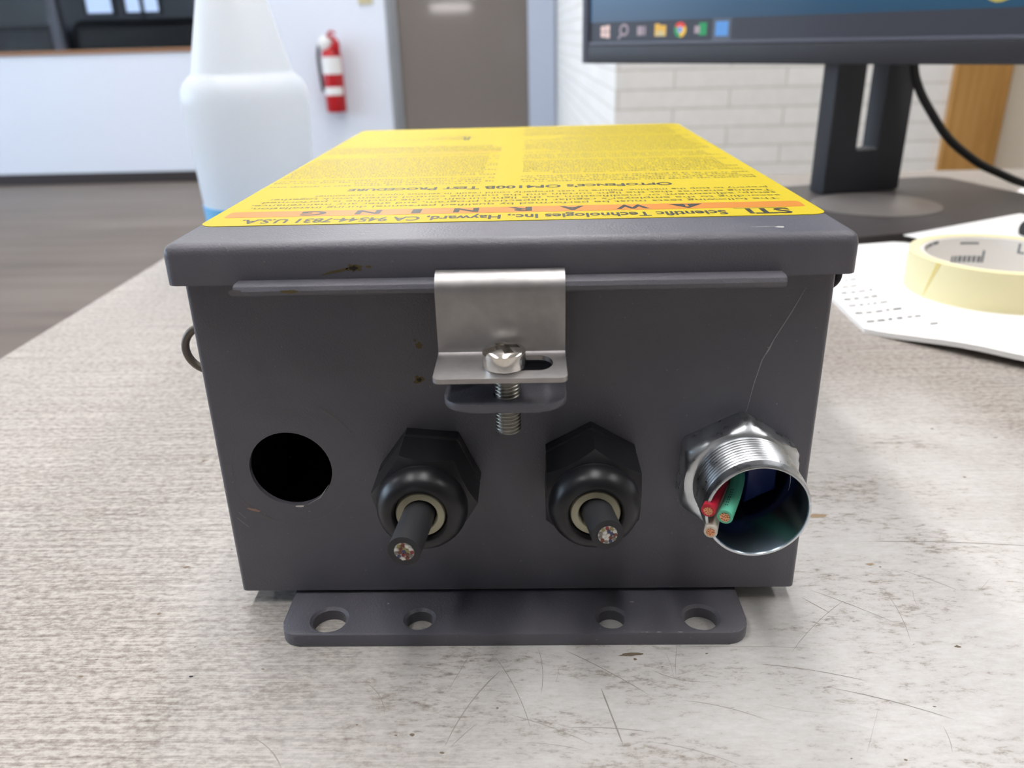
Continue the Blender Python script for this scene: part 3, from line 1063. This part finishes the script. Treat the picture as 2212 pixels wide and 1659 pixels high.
pitch, nseg, z0s, z1s = 0.00085, 28, 0.0630, 0.0787
rows = []
nrow = int((z1s - z0s) / pitch * 8)
for j in range(nrow + 1):
    z = z0s + (z1s - z0s) * j / nrow
    ring = []
    for i in range(nseg):
        f = (z / pitch - i / nseg) % 1.0
        r = 0.0023 + 0.0006 * min(1.0, 2.6 * abs(f - 0.5))
        r *= min(1.0, 0.82 + (z - z0s) / 0.0006 * 0.18)
        a = 2 * PI * i / nseg
        ring.append(bm.verts.new((SX + 0.0005 + r * math.cos(a), SY + r * math.sin(a), z)))
    rows.append(ring)
for a, b in zip(rows, rows[1:]):
    for i in range(nseg):
        bm.faces.new([a[i], a[(i + 1) % nseg], b[(i + 1) % nseg], b[i]])
bm.faces.new(rows[0][::-1]); bm.faces.new(rows[-1])
obj('screw_thread', bm, M['thread_steel'], sc, smooth=60)

# wire loops on both sides
bm = BM()
torus(bm, (-0.0822, 0.022, 0.0686), (0, 1, 0.0), 0.0064, 0.0011)
obj('side_loop', bm, M['loop_steel'], cb, smooth=180)
bm = BM()
torus(bm, (0.0778, 0.012, 0.0890), (0, 1, 0.0), 0.0030, 0.0010)
obj('side_loop', bm, M['very_dark'], cb, smooth=180)


# cable glands
def gland(x, rot, tip, rc, name_label):
    c = (x, 0, FZ)
    bm = BM()
    # hexagonal body with chamfered front edge, built as a hexagon blended into a circle
    n = 48
    def hexr(a, af):
        return af / math.cos((a - rot) % (PI / 3) - PI / 6)
    rows = []
    for (kind, af, y) in (('c', 0.0105, 0.0002), ('h', 0.0112, -0.0004), ('h', 0.0112, -0.0040), ('h', 0.0107, -0.0043), ('h', 0.0107, -0.0050), ('h', 0.0112, -0.0053), ('f', 0.0112, -0.0172), ('c', 0.0106, -0.0171), ('c', 0.0098, -0.0173)):
        ring = []
        for i in range(n):
            a = rot + 2 * PI * i / n
            r = af if kind == 'c' else hexr(a, af)
            yy = y
            if kind == 'f':
                yy = y + (r - 0.0108) * 1.0
            ring.append(bm.verts.new((x + r * math.cos(a), yy, FZ + r * math.sin(a))))
        rows.append(ring)
    for a, b in zip(rows, rows[1:]):
        for i in range(n):
            bm.faces.new([a[i], a[(i + 1) % n], b[(i + 1) % n], b[i]])
    hexo = obj('cable_gland', bm, M['gland'], cb, smooth=28)
    bm = BM()
    prof = [(0.0098, 0.0171), (0.0104, 0.0174), (0.0108, 0.0181), (0.01085, 0.0190), (0.0106, 0.0201), (0.0101, 0.0212), (0.0094, 0.0222), (0.0085, 0.0229), (0.0075, 0.0233), (0.0068, 0.0234), (0.0064, 0.0232), (0.0061, 0.0220), (0.0060, 0.0150)]
    lathe(bm, prof, AX(c, (0, -1, 0)), 48)
    obj('cap_nut', bm, M['gland'], hexo, smooth=60)
    bm = BM()
    lathe(bm, [(0.0059, 0.0160), (0.0059, 0.0218), (0.0056, 0.0224), (0.0041, 0.0224), (0.0038, 0.0219), (0.0038, 0.0160)], AX(c, (0, -1, 0)), 40)
    obj('rubber_seal', bm, M['seal'], hexo, smooth=50)
    # stub of cable
    bm = BM()
    tx, ty, tz = tip
    p = [(x, 0.01, FZ), (x, -0.015, FZ), (x + (tx - x) * 0.25, -0.0220, FZ + (tz - FZ) * 0.25), tip]
    tube(bm, p, rc, 24, sub=5, cap=True)
    cab = obj('cable_stub', bm, M['cable'], cb, smooth=40)
    d = (Vector(tip) - Vector(p[2])).normalized()
    T = AX(tip, d)
    bm = BM()
    lathe(bm, [(rc * 0.60, -0.0005), (rc * 0.60, 0.00012), (rc * 0.5, 0.00012)], T, 20, cap1=True)
    k = 0
    for ring_r, cnt in ((0, 1), (rc * 0.25, 6), (rc * 0.47, 11)):
        for i in range(cnt):
            a = 2 * PI * i / max(cnt, 1) + ring_r * 300
            mi = random.choice((0, 0, 1, 2, 3, 4, 4, 5, 6, 2))
            lathe(bm, [(rc * 0.125, -0.0002), (rc * 0.125, 0.00022 + 0.0002 * random.random())],
                  T @ Matrix.Translation((ring_r * math.cos(a), ring_r * math.sin(a), 0)), 8, mi=mi, cap1=True)
    obj('wire_cores', bm, [M['foil'], M['w_brown'], M['core_red'], M['w_brown'], M['core_grey'], M['core_blue'], M['w_yellow']], cab, smooth=40)


gland(-0.0208, math.radians(-6 + 0), (-0.0227, -0.0358, 0.0426), 0.0037, '')
gland(0.0197, math.radians(29), (0.0216, -0.0320, 0.0438), 0.0036, '')

# conduit fitting with three wires
c = (0.0570, 0, FZ - 0.0002)
bm = BM()
n = 60
rot = math.radians(27)
rows = []
for af, y, lim in ((0.0136, 0.0003, 0.0150), (0.0139, -0.0005, 0.0157), (0.0139, -0.0060, 0.0157), (0.0139, -0.0072, 0.0148), (0.0139, -0.0082, 0.0138), (0.0130, -0.0087, 0.0130), (0.0118, -0.0088, 0.0118)):
    ring = []
    for i in range(n):
        a = 2 * PI * i / n
        r = min(af / math.cos((a - rot) % (PI / 3) - PI / 6), lim)
        ring.append(bm.verts.new((c[0] - 0.0007 + r * math.cos(a), y, c[2] - 0.0004 + r * math.sin(a))))
    rows.append(ring)
for a, b in zip(rows, rows[1:]):
    for i in range(n):
        bm.faces.new([a[i], a[(i + 1) % n], b[(i + 1) % n], b[i]])
cf = obj('conduit_fitting', bm, M['zinc'], cb, smooth=30)
tag(cf, 'zinc plated hex conduit fitting')
bm = BM()
prof = [(0.0119, 0.0060)]
h = 0.0080
while h < 0.0195:
    prof += [(0.01205, h), (0.01245, h + 0.0005), (0.01245, h + 0.0006)]
    h += 0.00115
prof += [(0.0120, 0.0212), (0.0121, 0.0220), (0.01185, 0.0222), (0.0115, 0.0222)]
lathe(bm, prof, AX(c, (0, -1, 0)), 72)
obj('threaded_pipe', bm, M['zinc'], cf, smooth=50)
bm = BM()
lathe(bm, [(0.0115, 0.0222), (0.0112, 0.0218), (0.0112, 0.0030), (0.0104, 0.0010), (0.0104, -0.0060)], AX(c, (0, -1, 0)), 64)
obj('pipe_bore', bm, M['zinc_dark'], cf, smooth=50)
bm = BM()
poly_prism(bm, [(0.0585, 0.0345), (0.0660, 0.0385), (0.0660, 0.0470), (0.0585, 0.0490)], -0.005, 0.012, 'y', bev=0.0006)
obj('blue_block', bm, M['blue_liner'], cb, smooth=40)
for nm, path, mt, rw in (('red_wire', [(0.0545, 0.012, 0.0430), (0.0535, -0.003, 0.0432), (0.0502, -0.012, 0.0440), (0.0453, -0.0230, 0.0440)], 'w_red', 0.00165),
                         ('green_wire', [(0.0580, 0.012, 0.0430), (0.0566, -0.003, 0.0432), (0.0540, -0.012, 0.0430), (0.0491, -0.0234, 0.0425)], 'w_green', 0.00180),
                         ('white_wire', [(0.0560, 0.012, 0.0390), (0.0530, -0.004, 0.0385), (0.0495, -0.013, 0.0388), (0.0461, -0.0236, 0.0386)], 'w_white', 0.00155)):
    bm = BM()
    tube(bm, path, rw, 20, sub=6)
    mid, tipw = path[2], path[3]
    wo = obj(nm, bm, M[mt], cb, smooth=40)
    d = (Vector(tipw) - Vector(mid)).normalized()
    bm = BM()
    T = AX(tipw, d)
    for rr, cnt in ((0, 1), (rw * 0.28, 6), (rw * 0.52, 11)):
        for i in range(cnt):
            a = 2 * PI * i / max(1, cnt)
            lathe(bm, [(rw * 0.135, -0.0003), (rw * 0.135, 0.0002 + random.random() * 0.0002)], T @ Matrix.Translation((rr * math.cos(a), rr * math.sin(a), 0)), 8, cap1=True)
    obj('copper_core', bm, M['copper'], wo, smooth=40)
    if nm == 'green_wire':
        bm = BM()
        A, B = Vector(mid), Vector(tipw)
        for k in range(7):
            pth = A.lerp(B, 0.25 + 0.09 * k)
            nn = Vector((-0.25, -0.35, 0.9)).normalized()
            nn = (nn - d * nn.dot(d)).normalized()
            s = d.cross(nn).normalized()
            q0 = pth + nn * (rw + 0.00004)
            for vv in ((-0.00032, -0.00025), (0.0001, -0.0003)):
                a_ = q0 + s * vv[0]
                bm.faces.new([bm.verts.new(a_), bm.verts.new(a_ + s * 0.0002), bm.verts.new(a_ + s * 0.0002 + d * 0.0005), bm.verts.new(a_ + d * 0.0005)])
        obj('wire_print', bm, M['very_dark'], wo)

# ================================================================== SPRAY BOTTLE
BX, BY = -0.1905, 0.405
bt = empty('spray_bottle', (BX, BY, 0), 'milky white plastic bottle with blue liquid, behind the enclosure on the left', 'bottle')
bm = BM()
prof = [(0.030, 0.0006), (0.0355, 0.0006), (0.0375, 0.003), (0.0380, 0.008), (0.0390, 0.04), (0.0412, 0.085), (0.0423, 0.105), (0.0425, 0.110), (0.0418, 0.1155), (0.0395, 0.1205), (0.0360, 0.1240), (0.0335, 0.1262)]
zz = 0.1262
r0 = 0.0335
while zz < 0.190:
    zz += 0.0026
    t = (zz - 0.1262) / 0.064
    r = 0.0335 * (1 - t) + 0.0178 * t
    prof += [(r + 0.0004, zz - 0.0016), (r, zz)]
prof += [(0.0165, 0.192), (0.0140, 0.196), (0.0140, 0.214), (0.0125, 0.214), (0.0125, 0.196)]
lathe(bm, prof, Matrix.Translation((BX, BY, 0)), 56, cap0=True)
obj('bottle_body', bm, M['bottle'], bt, smooth=50)
bm = BM()
lathe(bm, [(0.0386, 0.002), (0.0396, 0.0395)], Matrix.Translation((BX, BY, 0)), 56, cap0=True, cap1=True)
obj('blue_liquid', bm, M['liquid'], bt, smooth=50)

# ================================================================== MONITOR
YAW = math.radians(-42.1)
ML = Vector((0.0612, 0.698, 0.117))       # lower left corner of the panel
mon = empty('monitor', (0.297, 0.54, 0), 'black desktop monitor with blue desktop picture on a wide stand', 'monitor')
MT = Matrix.Translation(ML) @ Matrix.Rotation(YAW, 4, 'Z')
MW, MH = 0.55, 0.345
def mobj(name, bm, m, parent, smooth=None):
    bmesh.ops.transform(bm, matrix=MT, verts=bm.verts)
    return obj(name, bm, m, parent, smooth)
bm = BM(); box(bm, 0, MW, 0.0005, 0.012, 0, MH, bev=0.002)
house = mobj('housing', bm, M['mon'], mon, 35)
bm = BM()
box(bm, 0.0, 0.0075, -0.004, 0.0005, 0.0, MH, bev=0.0012)
box(bm, MW - 0.0075, MW, -0.004, 0.0005, 0.0, MH, bev=0.0012)
box(bm, 0.0075, MW - 0.0075, -0.004, 0.0005, MH - 0.0075, MH, bev=0.0012)
mobj('side_bezel', bm, M['mon_light'], house, 35)
bm = BM(); box(bm, 0.0075, MW - 0.0075, -0.004, 0.0005, 0.0, 0.0165, bev=0.001)
mobj('bottom_bezel', bm, M['mon'], house, 35)
bm = BM(); box(bm, 0.0075, MW - 0.0075, -0.0036, 0.0005, 0.0165, 0.0195, bev=0.0008)
mobj('bezel_strip', bm, M['mon_light'], house, 35)
# the lit screen carries its own coordinates for the picture on it
sc_me = BM(); box(sc_me, 0.0075, MW - 0.0075, -0.0008, 0.0004, 0.0195, MH - 0.0075)
scr = obj('screen', sc_me, M['screen'], mon, world=False)
scr.matrix_basis = MT
scr.matrix_parent_inverse = world_of(mon).inverted()
def flat(name, faces, mats):
    bm = BM()
    for pts, dy, mi in faces:
        vs = [bm.verts.new((x, -0.0008 - dy, z)) for x, z in pts]
        bm.faces.new(vs).material_index = mi
    return mobj(name, bm, mats, scr)
flat('taskbar', [([(0.0075, 0.0195), (MW - 0.0075, 0.0195), (MW - 0.0075, 0.0372), (0.0075, 0.0372)], 0.0001, 0)], M['taskbar'])
IZ = 0.0287
ix = [0.0265 + 0.0212 * k for k in range(7)]
s = 0.0056
flat('start_icon', [([(ix[0] + a * s, IZ + b * s) for a, b in ((-.95, -.8), (-.06, -.95), (-.06, -.06), (-.95, -.06))], 0.0002, 0), ([(ix[0] + a * s, IZ + b * s) for a, b in ((.06, -.95), (.95, -1.05), (.95, -.06), (.06, -.06))], 0.0002, 0),
                    ([(ix[0] + a * s, IZ + b * s) for a, b in ((-.95, .06), (-.06, .06), (-.06, .95), (-.95, .8))], 0.0002, 0), ([(ix[0] + a * s, IZ + b * s) for a, b in ((.06, .06), (.95, .06), (.95, 1.05), (.06, .95))], 0.0002, 0)], M['ic_white'])
ring = []
for k in range(20):
    a, b = 2 * PI * k / 20, 2 * PI * (k + 1) / 20
    ring.append(([(ix[1] + 0.2 * s + r * math.cos(q), IZ + 0.2 * s + r * math.sin(q)) for r, q in ((0.0034, a), (0.0054, a), (0.0054, b), (0.0034, b))], 0.0002, 0))
ring.append(([(ix[1] - 0.5 * s, IZ - 0.4 * s), (ix[1] - 1.1 * s, IZ - 1.1 * s), (ix[1] - 0.85 * s, IZ - 1.3 * s), (ix[1] - 0.25 * s, IZ - 0.6 * s)], 0.0002, 0))
flat('search_icon', ring, M['ic_grey'])
flat('task_view_icon', [([(ix[2] + a * s, IZ + b * s) for a, b in ((-.85, -.7), (.3, -.7), (.3, .7), (-.85, .7))], 0.0002, 0), ([(ix[2] + a * s, IZ + b * s) for a, b in ((.5, -.7), (.85, -.7), (.85, .7), (.5, .7))], 0.0002, 0)], M['ic_grey'])
flat('folder_icon', [([(ix[3] + a * s, IZ + b * s) for a, b in ((-1.1, -.9), (1.1, -.9), (1.1, .75), (0, .75), (-.2, 1.0), (-1.1, 1.0))], 0.0002, 0), ([(ix[3] + a * s, IZ + b * s) for a, b in ((-.9, -.9), (.9, -.9), (.7, -.1), (-.7, -.1))], 0.0003, 1)], [M['ic_folder'], M['ic_folder2']])
def sect(a0, a1, r, x):
    return [(x, IZ)] + [(x + r * math.cos(math.radians(a0 + (a1 - a0) * i / 10)), IZ + r * math.sin(math.radians(a0 + (a1 - a0) * i / 10))) for i in range(11)]
R1 = 0.0064
flat('browser_icon', [(sect(30, 150, R1, ix[4]), 0.0002, 0), (sect(150, 270, R1, ix[4]), 0.0002, 1), (sect(270, 390, R1, ix[4]), 0.0002, 2), (circ(ix[4], IZ, 0.0030, 16), 0.0003, 3), (circ(ix[4], IZ, 0.0023, 16), 0.0004, 4)],
     [M['ic_red'], M['ic_green'], M['ic_yel'], M['ic_white'], M['ic_blue']])
flat('spreadsheet_icon', [([(ix[5] + a * s, IZ + b * s) for a, b in ((-.3, -.9), (1.1, -.9), (1.1, .95), (-.3, .95))], 0.0002, 0), ([(ix[5] + a * s, IZ + b * s) for a, b in ((-1.1, -.6), (-.1, -.6), (-.1, .5), (-1.1, .5))], 0.0003, 1)], [M['ic_green'], M['ic_grey']])
flat('active_app_icon', [([(ix[6] + a, z) for a, z in ((-.0092, 0.0197), (.0092, 0.0197), (.0092, 0.037), (-.0092, 0.037))], 0.00015, 1), ([(ix[6] + a * s, IZ + b * s) for a, b in ((-1.1, -1.05), (1.1, -1.05), (1.1, 1.05), (-1.1, 1.05))], 0.0002, 0)], [M['ic_blue'], M['ic_tile']])
# yellow edged shape at the right of the desktop picture
wp = []
for k in range(41):
    t = k / 40
    wp.append((0.352 + 0.155 * t, 0.0425 + 0.0028 * math.cos(t * 30) + 0.05 * (t - 0.24) ** 2))
flat('wallpaper_shape', [(wp + [(0.507, 0.16), (0.352, 0.16)], 0.0001, 0), ([(x * 0.88 + 0.046, z + 0.008) for x, z in wp] + [(0.49, 0.15), (0.37, 0.15)], 0.0002, 1)], [M['wall_yellow'], M['wall_inner']])

# stand, turned the other way from the panel
SA = math.radians(15.0)
ST = Matrix.Translation((0.2599, 0.5362, 0)) @ Matrix.Rotation(SA, 4, 'Z')
def sobj(name, bm, m, parent, smooth=None):
    bmesh.ops.transform(bm, matrix=ST, verts=bm.verts)
    return obj(name, bm, m, parent, smooth)
PW, PD = 0.0764, 0.0215
bm = BM()
box(bm, 0, PW, 0, PD, 0.010, 0.33, bev=0.002)
c1 = BM(); poly_prism(c1, rrect(0.0272, 0.0485, 0.046, 0.20, 0.002, 4), -0.02, 0.06, 'y')
bm = bm_bool(bm, [c1])
sobj('stand_pole', bm, M['pole'], mon, 35)
bm = BM()
poly_prism(bm, rrect(PW / 2 - 0.122, PW / 2 + 0.122, -0.143, 0.052, 0.016, 8), 0.0, 0.0095, bev=0.0012)
sobj('stand_base', bm, M['stand'], mon, 35)
bm = BM()
lathe(bm, [(0.050, 0.0095), (0.050, 0.0101), (0.0485, 0.0106)], Matrix.Translation((0.016, -0.050, 0)), 60, cap0=True, cap1=True)
sobj('swivel_disc', bm, M['disc'], mon, 35)
bm = BM(); box(bm, 0.012, 0.064, PD - 0.010, PD + 0.0, 0.20, 0.27)
box(bm, 0.02, 0.056, -0.0, 0.03, 0.205, 0.265)
sobj('mount_bracket', bm, M['pole'], mon)

# cable hanging from the back of the panel
bm = BM()
tube(bm, [(0.320, 0.535, 0.180), (0.3205, 0.54, 0.145), (0.3229, 0.54, 0.1143), (0.3298, 0.54, 0.0962), (0.3426, 0.54, 0.0776), (0.3623, 0.54, 0.0546), (0.3896, 0.54, 0.0348), (0.4113, 0.54, 0.0246), (0.4343, 0.54, 0.0154), (0.47, 0.54, 0.007), (0.55, 0.56, 0.0045)], 0.0035, 12, sub=6)
tag(obj('hanging_cable', bm, M['black'], mon, smooth=180), 'thin black cable')

# ================================================================== PAPERS + TAPE
PA = Vector((0.1755, 0.2125))
e1 = Vector((0.2275 - 0.1755, 0.1610 - 0.2125)).normalized()     # near edge running right
e2 = Vector((0.0020, 0.0446)).normalized()                       # left edge running back
def lift(a):
    t = min(1.0, a / 0.055)
    return 0.0040 * t * t * (3 - 2 * t)
Pc = lambda a, b: (PA.x + e1.x * a + e2.x * b, PA.y + e1.y * a + e2.y * b)
def slab(bm, f, na, nb, th):
    """curved slab: f(i/na, j/nb) -> bottom point"""
    lo = [[Vector(f(i / na, j / nb)) for j in range(nb + 1)] for i in range(na + 1)]
    V = [[[bm.verts.new(p + Vector((0, 0, dz))) for p in row] for row in lo] for dz in (0, th)]
    for i in range(na):
        for j in range(nb):
            bm.faces.new([V[0][i][j], V[0][i][j + 1], V[0][i + 1][j + 1], V[0][i + 1][j]])
            bm.faces.new([V[1][i][j], V[1][i + 1][j], V[1][i + 1][j + 1], V[1][i][j + 1]])
    for i in range(na):
        for j in (0, nb):
            bm.faces.new([V[0][i][j], V[0][i + 1][j], V[1][i + 1][j], V[1][i][j]])
    for j in range(nb):
        for i in (0, na):
            bm.faces.new([V[0][i][j], V[0][i][j + 1], V[1][i][j + 1], V[1][i][j]])
PTH = 0.0026
bm = BM()
slab(bm, lambda u, v: (*Pc(0.30 * u ** 1.6, v * min(0.24, 0.149 + 0.26 * u ** 1.6)), lift(0.30 * u ** 1.6)), 32, 4, PTH)
pp = obj('printed_pages', bm, M['paper'])
tag(pp, 'stack of white printed pages under the tape roll, right of the enclosure', 'papers')
bm = BM()
for xa, ya, xb, yb in ([0.1936, 0.293, 0.2003, 0.2925] , [0.1882, 0.2815, 0.1987, 0.2809] , [0.1843, 0.2705, 0.201, 0.2695] , [0.1815, 0.259, 0.2004, 0.2578] , [0.1801, 0.2479, 0.2022, 0.2466] , [0.1791, 0.2349, 0.203, 0.2335] , [0.1799, 0.2209, 0.2066, 0.2195] , [0.2058, 0.2072, 0.2091, 0.207] ):
    d = Vector((xb - xa, yb - ya))
    ln = d.length
    d.normalize()
    pn = Vector((-d.y, d.x))
    q = 0.0
    while q < ln:
        L = min(random.uniform(0.0012, 0.0050), ln - q + 0.0005)
        hh = random.uniform(0.0018, 0.0026)
        pts = []
        for u, v in ((q, 0), (q + L, 0), (q + L, hh), (q, hh)):
            p = Vector((xa, ya)) + d * u + pn * v
            r_ = p - PA
            # position along the near edge of the stack gives its lift
            det = e1.x * e2.y - e1.y * e2.x
            aa = (r_.x * e2.y - r_.y * e2.x) / det
            pts.append((p.x, p.y, lift(max(0, aa)) + PTH + 0.0003))
        quad(bm, *pts)
        q += L + random.uniform(0.0008, 0.0022)
obj('print_lines', bm, M['paper_ink'], pp)
# sheet that leaves the stack and lies over the front corner of the monitor foot
S0 = Vector((0.2655, 0.3776)); su = Vector((0.3706 - 0.2655, 0.4347 - 0.3776)).normalized(); sn = Vector((su.y, -su.x))
def over(u, v):
    p = S0 + su * (-0.004 + 0.128 * u) + sn * (0.072 * v)
    t = min(1, max(0, (0.072 * v - 0.036) / 0.034))
    return (p.x, p.y, 0.0114 - 0.0045 * t * t * (3 - 2 * t))
bm = BM(); slab(bm, over, 6, 14, 0.0003)
tag(obj('loose_sheet', bm, M['paper'], smooth=30), 'white loose sheet draped over the front corner of the monitor foot', 'paper')
TC = Vector((0.2650, 0.2630)); TR = 0.0460; TZ = 0.0066; TH = 0.021
tr = empty('tape_roll', (TC.x, TC.y, TZ), 'cream masking tape roll lying flat on white paper at right', 'tape')
TT = Matrix.Translation((TC.x, TC.y, TZ))
bm = BM()
lathe(bm, [(0.0404, 0.0), (TR, 0.0), (TR, TH), (0.0404, TH), (0.0404, 0.0)], TT, 96)
obj('tape_winding', bm, M['tape'], tr, smooth=40)
bm = BM()
a0 = math.radians(195)
P1 = lambda q, zz: TT @ Vector(((TR + 0.0002) * math.cos(q), (TR + 0.0002) * math.sin(q), zz))
for k in range(8):
    z0_, z1_ = 0.0003 + (TH - 0.0006) * k / 8, 0.0003 + (TH - 0.0006) * (k + 1) / 8
    w0, w1 = 0.008 + 0.05 * (k / 8), 0.008 + 0.05 * ((k + 1) / 8)
    q0, q1 = a0 + 0.13 * k / 8, a0 + 0.13 * (k + 1) / 8
    bm.faces.new([bm.verts.new(P1(q0, z0_)), bm.verts.new(P1(q0 + w0, z0_)), bm.verts.new(P1(q1 + w1, z1_)), bm.verts.new(P1(q1, z1_))])
obj('tape_end', bm, M['tape_end'], tr)
bm = BM()
lathe(bm, [(0.0382, 0.0), (0.0403, 0.0), (0.0403, TH - 0.0005), (0.0382, TH - 0.0005), (0.0382, 0.0)], TT, 96)
core = obj('cardboard_core', bm, M['core'], tr, smooth=40)
bm = BM()
def cmark(a0, a1, z0, z1):
    n = 6
    for i in range(n):
        q0, q1 = a0 + (a1 - a0) * i / n, a0 + (a1 - a0) * (i + 1) / n
        r = 0.0381
        bm.faces.new([bm.verts.new(TT @ Vector((r * math.cos(q), r * math.sin(q), z))) for q, z in ((q0, z0), (q1, z0), (q1, z1), (q0, z1))])
D = math.radians
for a, b, z0, z1 in ((118, 126, 0.0180, 0.0200), (127, 134, 0.0175, 0.0197), (135, 140, 0.0170, 0.0195), (78, 94, 0.0165, 0.0178),
                     (71.5, 73.5, 0.0055, 0.0130), (74, 77, 0.0055, 0.0095), (78, 81, 0.0055, 0.0095), (82, 85, 0.0055, 0.0095), (86, 89, 0.0055, 0.0095), (90, 93.5, 0.0055, 0.0095), (94.5, 97, 0.0055, 0.0095), (98, 100, 0.0055, 0.0095),
                     (45, 47, 0.0130, 0.0190), (41, 45, 0.0130, 0.0142)):
    cmark(D(a), D(b), z0, z1)
obj('core_print', bm, M['core_ink'], core)
bm = BM()
T = AX((0.3400, 0.3665, 0.0078 + 0.0075), (0.9, 0.35, 0.0))
lathe(bm, [(0.0058, 0.0), (0.0070, 0.0006), (0.0075, 0.002), (0.0075, 0.050), (0.0068, 0.051), (0.0068, 0.120), (0.006, 0.122)], T, 28, cap0=True, cap1=True)
tag(obj('marker_pen', bm, M['black'], smooth=40), 'black rounded pen end at the right edge behind the tape roll', 'pen')
bm = BM()
poly_prism(bm, [(0.424, 0.545), (0.60, 0.44), (0.70, 0.56), (0.50, 0.64)], 0.0, 0.0006)
tag(obj('white_sheet', bm, M['paper']), 'white sheet on the desk behind the right corner of monitor foot', 'paper')

# ================================================================== FIRE EXTINGUISHER
EX, EY = -1.296, 5.52
fe = empty('fire_extinguisher', (EX, EY, -0.30), 'red fire extinguisher with white labels on the white wall', 'fire extinguisher')
bm = BM()
ez = lambda z: z
lathe(bm, [(0.050, -0.300), (0.062, -0.297), (0.066, -0.285), (0.066, 0.045), (0.060, 0.075), (0.045, 0.098), (0.028, 0.110), (0.024, 0.118)], Matrix.Translation((EX, EY, 0)), 40, cap0=True, cap1=True)
obj('cylinder_body', bm, M['ext_red'], fe, smooth=50)
def band(z0, z1, a0, a1):
    bm = BM()
    lathe(bm, [(0.0665, z0), (0.0672, z0), (0.0672, z1), (0.0665, z1)], Matrix.Translation((EX, EY, 0)), 24, a0=D(a0), a1=D(a1))
    return bm
obj('instruction_label', band(-0.060, 0.046, 190, 345), M['ext_label'], fe, smooth=50)
obj('inspection_label', band(-0.190, -0.140, 200, 335), M['ext_label'], fe, smooth=50)
bm = BM()
lathe(bm, [(0.022, 0.112), (0.026, 0.118), (0.026, 0.15), (0.018, 0.16)], Matrix.Translation((EX, EY, 0)), 20, cap0=True, cap1=True)
lathe(bm, [(0.040, 0.0), (0.042, 0.02), (0.036, 0.026)], AX((EX - 0.030, EY - 0.02, 0.130), (-0.1, -1, 0)), 24, cap0=True, cap1=True)
obj('valve_head', bm, M['ext_label'], fe, smooth=50)
bm = BM()
tube(bm, [(EX - 0.01, EY, 0.165), (EX + 0.03, EY - 0.03, 0.158), (EX + 0.062, EY - 0.045, 0.125)], [0.012, 0.013, 0.012], 10, sub=3)
tube(bm, [(EX - 0.02, EY, 0.160), (EX + 0.01, EY - 0.02, 0.195), (EX + 0.045, EY - 0.03, 0.185)], [0.009, 0.010, 0.008], 10, sub=3)
box(bm, EX + 0.02, EX + 0.066, EY - 0.06, EY - 0.01, 0.075, 0.135, bev=0.008)
obj('squeeze_handle', bm, M['ext_red'], fe, smooth=50)
bm = BM()
tube(bm, [(EX - 0.02, EY - 0.01, 0.145), (EX - 0.06, EY - 0.02, 0.135), (EX - 0.082, EY - 0.02, 0.06), (EX - 0.080, EY - 0.02, -0.06), (EX - 0.072, EY - 0.02, -0.17)], 0.011, 10, sub=5)
obj('discharge_hose', bm, M['black'], fe, smooth=180)
bm = BM(); box(bm, EX - 0.02, EX + 0.02, EY + 0.02, 5.6, 0.02, 0.12)
obj('wall_bracket', bm, M['frame_grey'], fe)
bm = BM(); box(bm, -1.10, -1.01, 5.588, 5.6, 0.355, 0.475, bev=0.003)
tag(obj('wall_plate', bm, M['tan']), 'small tan plate on the white wall above and right of fire extinguisher', 'switch plate')
